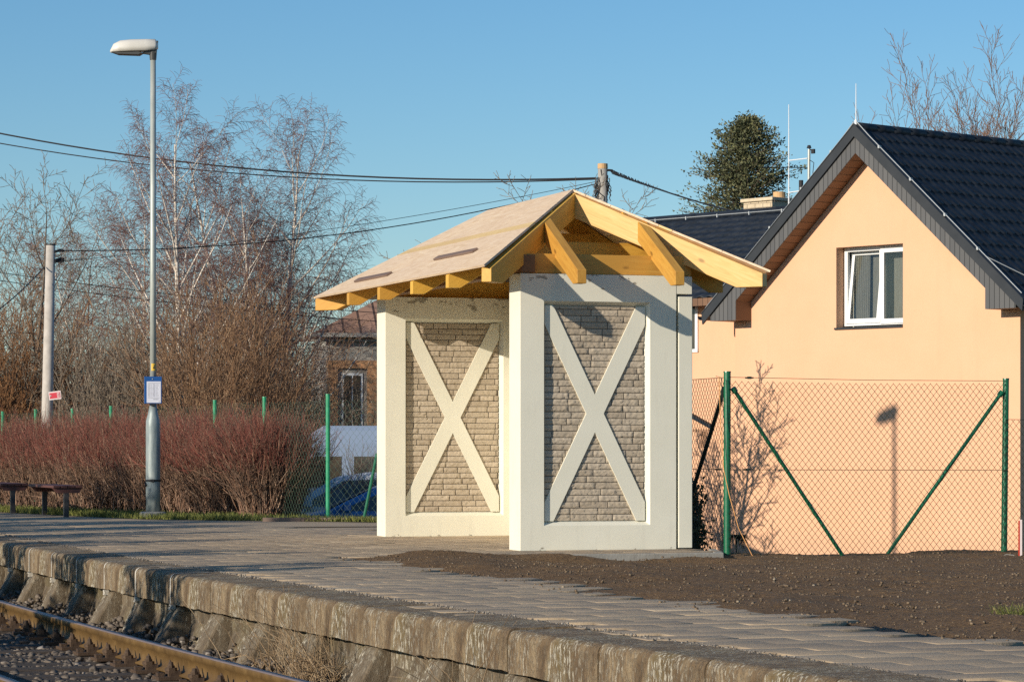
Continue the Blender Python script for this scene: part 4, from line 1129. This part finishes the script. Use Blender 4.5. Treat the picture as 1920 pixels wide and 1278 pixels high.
copy_tree(bt, ground_at(690, 96), 5.2, .82, 'thin bare tree behind the old rusty roof')
# brown willow-like bushes
def bush(name, loc, H, seed, mat, label, stems=14, spread=.45, group='leafless bushes behind the left fence', P=BUSH):
    r = np.random.default_rng(seed); out = [[] for _ in P['segs']]; e = empty(name, loc, 0, label, 'bush', group)
    for s in range(stems):
        a = r.uniform(0, 6.28); tl = r.uniform(0, spread)*1.0; d = np.array([math.cos(a)*tl, math.sin(a)*tl, 1.])
        b = np.array([math.cos(a), math.sin(a), 0])*r.uniform(0, .35)*H*.3
        grow(r, b, d, H*r.uniform(.7, 1.05)/math.sqrt(1+tl*tl*.5), .012+.004*H, 0, P, out)
    segs_mesh('stems', out[0], mat, e, 4); segs_mesh('twigs', sum(out[1:], []), mat, e, 3); return e
bA = bush('bush', ground_at(400, 62), 5.0, 31, M['twig_brown'], 'big brown leafless bush right of the lamp post', 42, .5)
bB = bush('bush', ground_at(10, 70), 4.4, 32, M['twig_rust'], 'rust-orange leafless bush at the left edge of the photo', 34, .6)
bC = bush('bush', ground_at(230, 68), 4.2, 33, M['twig_grey'], 'grey leafless bush just left of the lamp post', 30, .6)
copy_tree(bA, ground_at(475, 66), 1.3, .92, 'brown leafless bush behind the round end of the red hedge')
copy_tree(bA, ground_at(325, 70), 2.6, .88, 'brown leafless bush directly behind the lamp post')
copy_tree(bA, ground_at(535, 72), 4.1, .6, 'low brown leafless bush left of the old house')
copy_tree(bC, ground_at(155, 70), 2.0, .98, 'grey leafless bush between the concrete pole and the lamp post')
copy_tree(bB, ground_at(110, 72), 1.5, .95, 'rust-orange leafless bush right of the concrete pole')
copy_tree(bC, ground_at(70, 76), 4.2, 1.0, 'grey leafless bush behind the concrete pole')
copy_tree(bC, ground_at(585, 66), 3.3, .75, 'grey tangled bush in front of the left end of the old house')
copy_tree(bC, ground_at(675, 62), 1.3, .56, 'grey tangled bush in front of the old house windows')
copy_tree(bC, ground_at(705, 46.5), 5.3, .42, 'small tangled bush behind the fence beside the cars')
copy_tree(bC, ground_at(540, 55), .6, .5, 'small grey bush left of the parked cars')
copy_tree(bB, ground_at(-45, 70), 3.9, 1.15, 'tall rust-orange bush cut by the left photo edge')
# distant wood as one mass
S = []
r = np.random.default_rng(77)
for i in range(26000):
    x = r.uniform(-26, 1); y = r.uniform(98, 116); h = r.uniform(1.2, 5.6)*(.8+.2*math.sin(x*.9)); z = GZ+r.uniform(0, 3.2)
    d = np.array([r.normal()*.35, r.normal()*.3, 1.]); d = unit(d)*h*.45
    S.append((x, y, z, x+d[0], y+d[1], z+d[2], .028, .010))
tag(segs_mesh('far_wood', S, M['twig_brown']), 'distant leafless brown wood behind the trees', 'wood', kind='stuff')
# trees around the shelter roof
tw = make_tree('bare_tree', ground_at(1000, 62), hgt(345, 62), BARE, 41, M['bark'], M['twig_grey'], 'bare tree tip rising behind the shelter roof left of the cable pole', stems=2, r0=.06, group='bare trees behind the shelter')
copy_tree(tw, ground_at(850, 66), 1.7, .86, 'bare tree whose twigs show above the left roof slope')
copy_tree(tw, ground_at(1170, 70), 3.4, 1.06, 'bare tree whose top twigs show right of the cable pole')
copy_tree(tw, ground_at(775, 70), 4.6, .72, 'bare tree low behind the left hip of the shelter roof')
# big bare tree behind the house
BIG = dict(BARE); BIG.update(kids=[20, 9, 5], trop=[.08, .12, .08, .05], ang=[34, 32, 34], rmin=.0075)
make_tree('bare_tree', ground_at(1800, 92), hgt(150, 92), BIG, 52, M['bark'], simple("reddish_twigs", (.20, .11, .075), (.30, .18, .12), 1.5, .9), 'big bare tree with upswept branches behind the peach house roof', stems=7, r0=.11)
# small garden tree hidden behind the shelter: its shadow lies on the house wall
GT = dict(BARE); GT.update(kids=[12, 7, 5], ang=[46, 45, 45], start=[.22, .15, .1], ratio=[.6, .5, .5], rmin=.010)
gt = HO+TH*hp(1350, 900, YW)[0]+MH*YW+SH*4.2
make_tree('garden_tree', (gt.x, gt.y, GZ), 4.0, GT, 61, M['bark'], M['twig_brown'], 'small bare garden tree between the shelter and the house', stems=3, r0=.075, lean=.12)
# conifer
def conifer(px, Y, top, half, label):
    base = ground_at(px, Y); H = hgt(top, Y); e = empty('conifer_tree', base, 0, label, 'tree'); r = np.random.default_rng(5)
    S = [(0, 0, 0, 0, 0, H*.5, .22, .15), (0, 0, H*.5, 0, 0, H*.98, .15, .02)]; V = []
    br = []
    for i in range(680):
        t = r.uniform(.08, 1)**.8; z = H*(.18+.80*t); rad = (.80+.34*abs(math.sin(z*2.3)))* half*min(1.15, 1.75*(1-t)**.5+.04)*r.uniform(.55, 1.12); a = r.uniform(0, 6.28)
        tip = np.array([math.cos(a)*rad, math.sin(a)*rad, z+rad*r.uniform(.0, .35)]); root = np.array([0, 0, z-rad*.15]); br.append((root, tip)); S.append((*root, *tip, .03, .008))
        for k in range(66):
            f = r.uniform(.25, 1.02); c = root+(tip-root)*f+r.normal(size=3)*(.10+.10*(1-f)); s_ = r.uniform(.05, .13)
            d = unit(r.normal(size=3)+np.array([math.cos(a), math.sin(a), .7])*1.1)*s_; w_ = unit(np.cross(d, r.normal(size=3)))*s_*.35
            V += [c-w_, c+w_, c+d+w_*.3, c+d-w_*.3]
    segs_mesh('trunk', S, M['bark'], e, 5); V = np.array(V); np_mesh('crown', V, np.arange(len(V)).reshape(-1, 4), M['needle'], e)
conifer(1400, 120, 212, 2.45, 'dark conifer with an uneven crown behind the chimney')
# dark conifer at far left
conifer2 = None

# hedge: red-tipped dogwood
h0 = np.array([-8.9, 49.4]); h1 = np.array([-3.95, 42.2])
hedge = empty('hedge', (h1[0], h1[1], 0), 0, 'long leafless hedge with red twig tips behind the benches and lamp post', 'hedge')
r = np.random.default_rng(99); S = []; T = []
hx = unit(h1-h0); hn = np.array([hx[1], -hx[0]])
if hn[1] > 0: hn = -hn
Lh = np.linalg.norm(h1-h0)
def hedge_top(t, o): return 1.39+.07*math.sin(t*2.1)+.07*math.sin(t*5.3+1)+.03*math.sin(t*13)
for i in range(10500):
    if r.random() < .80:
        t = r.uniform(-.3, Lh+.2); o = r.uniform(-.15, 1.9*min(1, max(.15, (Lh-t)/3.0))); ground = h0+hx*t-hn*o; H = hedge_top(t, o)*r.uniform(.72, 1.03); spread = .22
        if o < .5: H *= .80+.4*o
    else:                                    # round bush at the right end
        a = r.uniform(0, 6.28); q = math.sqrt(r.random())*.85; ground = np.array([-3.38, 41.7])+np.array([math.cos(a), math.sin(a)])*q*np.array([.5, .7]); H = 1.42*math.sqrt(max(.05, 1-.5*q*q))*r.uniform(.7, 1.02); spread = .24; t = Lh
    d = np.array([r.normal()*spread, r.normal()*spread-.05, 1.]); p = np.array([ground[0]-h1[0], ground[1]-h1[1], r.uniform(-.02, .25)]); H -= max(0, p[2])
    n = 4; d = unit(d); rad = r.uniform(.0045, .0085); st_ = H/n/d[2]
    for k in range(n):
        d2 = unit(d+r.normal(size=3)*.16+np.array([0, 0, .07])); q_ = p+d2*st_; ra = rad*(1-.18*k)
        (T if (k >= 3 and r.random() < .75) else S).append((*p, *q_, ra, ra*.82))
        for m_ in range(2 if k else 1):
            b_ = p+(q_-p)*r.random(); e_ = unit(d2+r.normal(size=3)*.5+np.array([0, 0, .25]))*r.uniform(.12, .34)
            (T if k >= 1 and b_[2] > .6 and r.random() < .7 else S).append((*b_, *(b_+e_), ra*.7, ra*.4))
        p = q_; d = d2
segs_mesh('stems', S, M['stem_hedge'], hedge, 3); segs_mesh('red_tips', T, M['tip_hedge'], hedge, 3)

# grass strip and weeds
def blades(pts, hs, wd, mat, name, lean=.5):
    V = []; r = nr
    for (x, y, z), h in zip(pts, hs):
        a = r.uniform(0, 3.14); dx, dy = math.cos(a)*wd/2, math.sin(a)*wd/2; lx, ly = r.normal()*lean*h, r.normal()*lean*h
        V += [(x-dx, y-dy, z), (x+dx, y+dy, z), (x+dx*.3+lx, y+dy*.3+ly, z+h), (x-dx*.3+lx, y-dy*.3+ly, z+h)]
    V = np.array(V); return np_mesh(name, V, np.arange(len(V)).reshape(-1, 4), mat)
b = MB(); vs = []; fs = []
strip = [((-11.0, 50.5), (-10.4, 54)), ((-7.9, 45.2), (-9, 50.5)), ((-6.4, 42.6), (-7, 48)), ((-5.0, 40.4), (-5, 45)), ((-3.6, 39.6), (-3.4, 43)), ((-2.2, 39.0), (-1.8, 39.6)), ((-1.0, 38.2), (-.8, 39.2))]
for a, c in strip: vs += [(a[0], a[1], -.004), (c[0], c[1], .02)]
for i in range(len(strip)-1): fs.append((2*i, 2*i+2, 2*i+3, 2*i+1))
b.add(vs, fs); struct(b.build('grass_verge', M['ground'], smooth=True))
pts = []; hs = []
for i in range(15000):
    j = rng.randrange(len(strip)-1); t = rng.random(); f = rng.random()**1.6*.55
    if j >= 4 and rng.random() < .6: continue
    ax = strip[j][0][0]*(1-t)+strip[j+1][0][0]*t; ay = strip[j][0][1]*(1-t)+strip[j+1][0][1]*t; cx = strip[j][1][0]*(1-t)+strip[j+1][1][0]*t; cy = strip[j][1][1]*(1-t)+strip[j+1][1][1]*t
    pts.append((ax+(cx-ax)*f, ay+(cy-ay)*f, 0)); hs.append(rng.uniform(.02, .085))
tag(blades(pts, hs, .012, M['grass'], 'grass'), 'short green and straw grass along the foot of the hedge', 'grass', kind='stuff')
# platform slab between strip and paving further left (asphalt apron)
b = MB(); vs = []; fs = []
for i in range(24):
    v = 9+i*1.2; vs += [tuple(U(UE(v)+.40, v, -.007)), tuple(U(UE(v)+7.5, v, -.007))]
for i in range(23): fs.append((2*i, 2*i+1, 2*i+3, 2*i+2))
b.add(vs, fs); struct(b.build('platform_apron', M['paver']))
b = MB(); b.add([(-5.2, 35.5, -.016), (.5, 35.5, -.016), (.5, 39.3, -.016), (-5.2, 39.9, -.016)], [(0, 1, 2, 3)]); struct(b.build('platform_margin', M['paver']))
# tuft at right margin and stray leaves
def tuft(loc, n, h, mat, label, cat, name='grass_tuft', sp=.10, wd=.006):
    pts = []; hs = []
    for i in range(n): a = rng.uniform(0, 6.28); q = rng.random()*sp; pts.append((math.cos(a)*q, math.sin(a)*q, 0)); hs.append(rng.uniform(.4, 1)*h)
    o = blades(pts, hs, wd, mat, name, .7); o.location = loc; return tag(o, label, cat)
p = at(1908, 1160, 16.6); p.z = .0
tuft((p.x, p.y, .005), 260, .10, M['grass'], 'small green grass tuft in the soil at the right edge', 'grass tuft', sp=.16)
# plants at the house corner by the fence
def leafy(loc, H, rad, n, mat, label, name='shrub'):
    e = empty(name, loc, 0, label, 'shrub'); r = np.random.default_rng(int(H*1000)); V = []; S = []
    for i in range(26):
        a = r.uniform(0, 6.28); q = np.array([math.cos(a)*rad*r.random(), math.sin(a)*rad*r.random(), H*r.uniform(.5, 1)]); S.append((0, 0, 0, *q, .008, .004))
        for k in range(n//26):
            c = q*r.uniform(.35, 1.02)+r.normal(size=3)*.05; d = unit(r.normal(size=3))*.028; w_ = unit(np.cross(d, r.normal(size=3)))*.016; V += [c-d, c+w_, c+d, c-w_]
    segs_mesh('stems', S, M['bark'], e, 3); V = np.array(V); np_mesh('leaves', V, np.arange(len(V)).reshape(-1, 4), mat, e)
p = at(1299, 1010, 31); leafy((p.x, p.y, -.4), 1.05, .16, 1500, M['leaf_brown'], 'withered leafy shrub in the gap between the shelter and the green fence')
p = at(1380, 1046, 29.4); 
pl = empty('garden_plant', (p.x, p.y, -.2), 0, 'small dark drooping plant just behind the corner fence post', 'plant')
S = []; r = np.random.default_rng(4)
S.append((0, 0, 0, .01, 0, .27, .006, .005))
for i in range(150):
    a = r.uniform(0, 6.28); L_ = r.uniform(.07, .17); q = np.array([math.cos(a)*L_, math.sin(a)*L_*.6, .28+r.uniform(-.12, .03)]); m_ = np.array([math.cos(a)*L_*.5, math.sin(a)*L_*.3, .31]); S.append((.01, 0, .27, *m_, .003, .003)); S.append((*m_, *q, .003, .0015))
segs_mesh('fronds', S, simple("dark_fronds", (.03, .04, .02), None, rough=.8), pl, 3)
# dry stalks growing below the platform edge
def stalks(v, label, n, seed, big=False):
    r = np.random.default_rng(seed); o = U(UE(v)-.12, v, -.5); e = empty('dry_weed', o, RZ, label, 'weeds', 'dry weeds below the platform edge'); S = []
    for i in range(n):
        L_ = r.uniform(.25, .68); a = r.normal()*.5-.5; d = np.array([-.25+r.normal()*.35, r.normal()*.45, 1.0]); d = unit(d); p = np.array([r.normal()*.1, r.normal()*.22, 0]); rad = r.uniform(.0022, .004)
        for k in range(5):
            q = p+d*L_/5; S.append((*p, *q, rad, rad*.85)); p = q; rad *= .85; d = unit(d+r.normal(size=3)*.14+np.array([-.04, -.03, -.10]))
    for i in range(n*3):
        p = np.array([r.normal()*.10, r.normal()*.25, r.uniform(.0, .12)]); d = unit(r.normal(size=3)+np.array([0, 0, .3]))*r.uniform(.05, .16); S.append((*p, *(p+d), .0025, .0015))
    segs_mesh('foliage', S, M['straw'], e, 3)
stalks(-8.2, 'thick clump of dry brown stalks leaning on the platform edge', 70, 1)
stalks(-7.0, 'loose dry stems in front of the support blocks, left of the thick clump', 16, 2)
stalks(-11.2, 'thin dry stems at the bottom of the photo right of the rail', 22, 3)

# ------------------------------------------------------------------ poles and cables
cp = empty('concrete_pole', ground_at(88, 64), 0, 'round pale concrete utility pole rising behind the red hedge', 'pole')
zt_ = HC+378/5600*64-GZ; b = MB(); b.tube([(0, 0, 0), (0, 0, 2.5), (.08, 0, zt_)], [.135, .125, .10], 20); b.build('shaft', M['concrete'], cp, smooth=True)
b = MB(); b.tube([(.08, 0, zt_), (.08, 0, zt_+.03)], .105, 16); b.tube([(.08, 0, zt_-.12), (.30, 0, zt_-.13)], .02, 6); b.tube([(.08, 0, zt_-.32), (.32, 0, zt_-.36)], .02, 6)
for z in (zt_-.12, zt_-.34, zt_-.30): b.tube([(.18, -.05, z-.02), (.30, .05, z+.03), (.35, 0, z)], .03, 6)
b.build('cable_clamp', M['black'], cp)
CPT = Vector(ground_at(88, 64))+Vector((.34, 0, zt_-.13))
up = empty('utility_pole', ground_at(1130, 72), 0, 'weathered pole with black cable bundles behind the shelter roof', 'pole')
zu = HC+531/5600*72-GZ; b = MB(); b.tube([(0, 0, 0), (0, 0, zu-.10)], [.14, .115], 18); b.build('shaft', M['polewood'], up, smooth=True)
b = MB(); b.tube([(0, 0, zu-.12), (0, 0, zu)], [.124, .121], 14); b.build('cap', M['clay'], up)
b = MB(); r = np.random.default_rng(14)
for i in range(26):
    x0 = r.choice([-.13, .12])+r.normal()*.03; z0 = zu-.25-r.random()*.35; p = Vector((x0, -.06+r.normal()*.03, z0)); pts = [p]
    for k in range(5): p = p+Vector((r.normal()*.035, r.normal()*.015, -.06-.03*r.random())); pts.append(p)
    b.tube(pts, .011, 5)
b.tube([(.04, 0, zu-.18), (.14, -.05, zu-.16), (.24, -.05, zu-.17)], .03, 6); b.tube([(-.04, -.1, zu-.15), (-.02, -.1, zu-.3), (.02, -.1, zu-.25)], .018, 6)
for z in (.3, .48, .62): b.tube([(math.cos(a)*.088, math.sin(a)*.088, zu-z) for a in np.linspace(0, 6.28, 13)], .008, 5)
b.build('cable_bundle', M['black'], up)
UPT = Vector(ground_at(1130, 72))+Vector((0, 0, zu-.2))
def cable(a, b_, sag, r, label, mid=None):
    m_ = MB(); n = 24; a = Vector(a); b_ = Vector(b_); pts = [a+(b_-a)*i/n-Vector((0, 0, sag*4*(i/n)*(1-i/n))) for i in range(n+1)]
    m_.tube(pts, r, 6); return tag(m_.build('cable', M['black']), label, 'cable', 'overhead cables')
cable(at(1117, 334, 72), at(-300, 180, 84), .75, .024, 'upper of the two black cables crossing the sky to the top left')
cable(at(1117, 336, 72), at(-300, 205, 84), .72, .017, 'lower of the two black cables crossing the sky to the top left')
cable(at(1120, 344, 72), at(112, 470, 64), .42, .013, 'black cable from the pole behind the shelter to the concrete pole')
cable(at(1120, 340, 72), at(113, 490, 64), .18, .007, 'thin cable from the shelter side pole to the lower clamp of the concrete pole')
cb = cable(at(1146, 322, 72), at(1400, 403, 64), .06, .018, 'twisted black cable from the pole towards the house roof')
b = MB(); 
for i in range(60):
    t = i/60*.45; p = at(1146, 322, 72).lerp(at(1400, 403, 64), t)-Vector((0, 0, .06*4*t*(1-t))); r_ = .045*(1-t/.45)+.012
    b.tube([p+Vector((rng.gauss(0, r_*.3), -.02, r_)), p+Vector((.03, .02, -r_))], .010, 5)
o = b.build('cable_wrap', M['black']); o.parent = cb
cable(at(-40, 505, 70), at(720, 587, 74), .1, .010, 'faint thin upper wire low across the trees at left')
cable(at(-40, 520, 70), at(720, 603, 74), .1, .010, 'faint thin lower wire low across the trees at left')
cable(at(84, 500, 63.9), at(-60, 620, 58), .1, .012, 'dark cable sloping from the concrete pole down to the left edge')
# red warning sign on a stick
p = at(103, 741, 61); sg_ = empty('warning_sign', (p.x, p.y, GZ), 0, 'small tilted red sign with white border beside the concrete pole', 'sign')
zc = p.z-GZ
def srot(o): o.rotation_euler = (0, R(-7), 0); o.location = (0, 0, zc)
b = MB(); b.box(-.125, .125, -.006, .006, -.085, .085); o = b.build('plate', M['signwhite'], sg_); srot(o)
b = MB(); b.box(-.108, .108, -.010, -.0075, -.058, .058); o = b.build('face', M['red'], sg_); srot(o)
b = MB(); b.box(.048, .096, -.0135, -.0115, -.045, .045); b.tube([(-.10, -.012, -.02), (-.085, -.012, .02), (-.07, -.012, 0)], .009, 5); o = b.build('marks', M['signwhite'], sg_); srot(o)
b = MB()
for x in (.056, .066, .076, .086): b.box(x, x+.003, -.016, -.014, -.03, .035)
o = b.build('fine_marks', M['red'], sg_); srot(o)
b = MB(); b.tube([(.05, .01, 0), (.09, .01, zc-.08)], .012, 6); b.build('stick', M['twig_grey'], sg_)

# ------------------------------------------------------------------ cars
def car(loc, rz, paint, label, L_=4.3, Wd=1.72, H=1.48, van=False, name='parked_car'):
    e = empty(name, loc, rz, label, 'van' if van else 'car', None if van else 'cars parked behind the fence')
    if van: side = [(0, .35), (0, .75), (.10, 1.05), (.75, 1.25), (1.45, H-.18), (1.75, H), (L_-.1, H), (L_, H-.15), (L_, .35)]; belt = 1.15
    else: side = [(0, .30), (0, .62), (.10, .74), (1.0, .90), (1.25, .95), (1.98, H-.07), (2.5, H), (3.3, H-.03), (3.95, H-.22), (L_-.12, .95), (L_, .8), (L_, .30)]; belt = .93
    def hw(z, x):
        t = max(0, (z-belt)/(H-belt)); w0 = Wd/2*(1-.17*t**1.2) if not van else Wd/2*(1-.07*t**2)
        edge = min(x, L_-x); return w0*(1-.14*max(0, 1-edge/.5)**2)
    # body as stacked sections: for every x column, the top outline
    n = 60; xs_ = [L_*i/n for i in range(n+1)]
    def top(x):
        for (a, b_) in zip(side[1:-2], side[2:-1]):
            if a[0] <= x <= b_[0] and b_[0] > a[0]: return a[1]+(b_[1]-a[1])*(x-a[0])/(b_[0]-a[0])
        return side[-2][1] if x > L_*.5 else side[1][1]
    lv = [0, .12, .3, .5, .7, .85, .96, 1]; vs = []; fs = []; m_ = len(lv)*2
    for x in xs_:
        tz = top(x); z0 = .30
        row_ = []
        for l in lv:
            z = z0+(tz-z0)*l; w_ = hw(z, x)*(1 if l < .96 else (.985 if l < 1 else .90)); row_.append((x, -w_, z))
        for l in lv[::-1]:
            z = z0+(tz-z0)*l; w_ = hw(z, x)*(1 if l < .96 else (.985 if l < 1 else .90)); row_.append((x, w_, z))
        vs += row_
    for i in range(n):
        for k in range(m_): kk = (k+1) % m_; fs.append((i*m_+k, (i+1)*m_+k, (i+1)*m_+kk, i*m_+kk))
    fs += [tuple(range(m_)), tuple(range(n*m_, (n+1)*m_))]
    b = MB(); b.add(vs, fs); b.build('body', paint, e, smooth=False, bevel=.0)
    def pane(name_, poly, wall=True):
        for s_ in (-1, 1):
            b = MB(); vs = [(x, s_*(hw(z, x)+.006), z) for x, z in poly]+[(x, s_*(hw(z, x)-.02), z) for x, z in poly]; k = len(poly)
            b.add(vs, [tuple(range(k)), tuple(range(k, 2*k))]+[(i, (i+1) % k, k+(i+1) % k, k+i) for i in range(k)]); b.build(name_, M['carglass'], e)
    if van:
        pane('side_window', [(1.15, 1.22), (1.62, H-.5), (2.05, H-.5), (2.05, 1.22)]); pane('side_window', [(2.25, 1.25), (2.25, H-.5), (3.3, H-.5), (3.3, 1.25)])
        wp = [(.80, 1.30), (1.42, H-.22)]
    else:
        pane('side_window', [(1.45, .96), (2.1, H-.13), (2.72, H-.10), (2.72, .96)]); pane('side_window', [(2.79, .96), (2.79, H-.10), (3.3, H-.12), (3.75, H-.28), (3.8, .98)])
        wp = [(1.28, .985), (1.93, H-.10)]
    (xa, za), (xb, zb_) = wp; b = MB(); wa, wb = hw(za, xa)-.1, hw(zb_, xb)-.12
    b.add([(xa-.012, -wa, za+.012), (xa-.012, wa, za+.012), (xb-.012, wb, zb_+.012), (xb-.012, -wb, zb_+.012)], [(0, 1, 2, 3)]); b.build('windscreen', M['carglass'], e)
    for x in (.80, L_-.85):
        for s_ in (-1, 1):
            b = MB(); y = s_*(Wd/2-.10); b.tube([(x, y-.10, .31), (x, y+.10, .31)], .31, 24); wh = b.build('wheel', M['tyre'], e)
            b = MB(); b.tube([(x, y-.106, .31), (x, y+.106, .31)], .19, 16); b.build('rim', M['rim'], wh)
    for s_ in (-1, 1):
        b = MB(); b.box(-.015, .12, s_*Wd*.36-.14, s_*Wd*.36+.14, .56, .68); b.build('headlight', M['rim'], e, bevel=.02)
        b = MB(); b.box(1.5, 1.62, s_*(Wd/2+.02)-.0, s_*(Wd/2+.16), .95, 1.07) if s_ > 0 else b.box(1.5, 1.62, -(Wd/2+.16), -(Wd/2+.02), .95, 1.07); b.build('mirror', paint, e, bevel=.02)
    return e
p = at(450, 0, 43.6); car((p.x, 43.6, -.90), R(3), M['carblue'], 'bright blue car parked nearest behind the fence, left of the shelter', H=1.37)
p = at(395, 0, 46.9); car((p.x, 46.9, -.90), R(2), M['carsilver'], 'silver-blue car parked behind the blue car', H=1.48, L_=4.5)
p = at(415, 0, 49.6); car((p.x, 49.6, -.90), R(0), M['carvan'], 'pale blue van parked behind the two cars', L_=4.2, Wd=1.85, H=2.22, van=True, name='parked_van')

# ------------------------------------------------------------------ old house far left of the shelter
OH = Vector(((612-960)/5600*88, 88, GZ)); oh = empty('old_house', OH, R(8), 'old house with rusty hipped roof and orange brick piers left of the shelter', 'house')
ez = HC+212/5600*88-GZ; W_, D_ = 6.6, 6.0
b = MB(); b.box(0, W_, 0, D_, 0, ez-.1); b.build('wall', M['plaster'], oh)
b = MB(); rz_ = ez+1.75
b.add([(-.45, -.45, ez), (W_+.45, -.45, ez), (W_+.45, D_+.45, ez), (-.45, D_+.45, ez), (2.9, D_/2, rz_), (W_-2.9, D_/2, rz_)], [(0, 1, 5, 4), (1, 2, 5), (2, 3, 4, 5), (3, 0, 4), (0, 3, 2, 1)]); b.build('roof', M['oldroof'], oh)
b = MB(); b.box(-.46, W_+.46, -.47, -.40, ez-.10, ez+.02); b.box(-.46, W_+.46, -.2, -.1, ez-.22, ez-.16); b.build('cornice', M['plaster'], oh)
for i in range(6):
    b = MB(); x = .05+i*1.15; b.box(x, x+.28, -.10, .0, 0, ez-1.0); b.build('pier', M['oldbrick'], oh)
    b = MB(); b.box(x+.40, x+1.02, -.03, .0, 1.4, ez-1.15); f_ = b.build('window', M['pvc'], oh)
    b = MB(); b.box(x+.46, x+.69, -.045, -.032, 1.46, ez-1.22); b.box(x+.73, x+.96, -.045, -.032, 1.46, ez-1.22); b.build('pane', M['carglass'], f_)
b = MB(); b.box(.0, W_, -.12, -.0, ez-1.0, ez-.78); b.build('string_course', M['oldbrick'], oh)

# ------------------------------------------------------------------ off-frame things whose shadows fall into view
tr1 = None
SHR = dict(BARE); SHR.update(kids=[15, 9, 6], start=[.40, .2, .2], ratio=[.42, .45, .5], rmin=.015)
for i, (u, v, h) in enumerate(((-9.8, -5.8, 3.6), (-9.3, -2.2, 3.5), (-9.9, .8, 3.7), (-9.7, 3.2, 3.9), (-10.1, 5.6, 4.4), (-9.8, 8.0, 4.7), (-10.2, 10.6, 4.9), (-10.0, 13.4, 5.0))):
    loc = U(u, v, -1.12)
    if i == 0:
        tr1 = make_tree('young_tree', loc, 3.6, SHR, 71, M['bark'], M['twig_brown'], 'young bare tree across the tracks from the platform', stems=2, r0=.04, group='young trees across the tracks')
    else: copy_tree(tr1, loc, i*1.7, h/3.6)
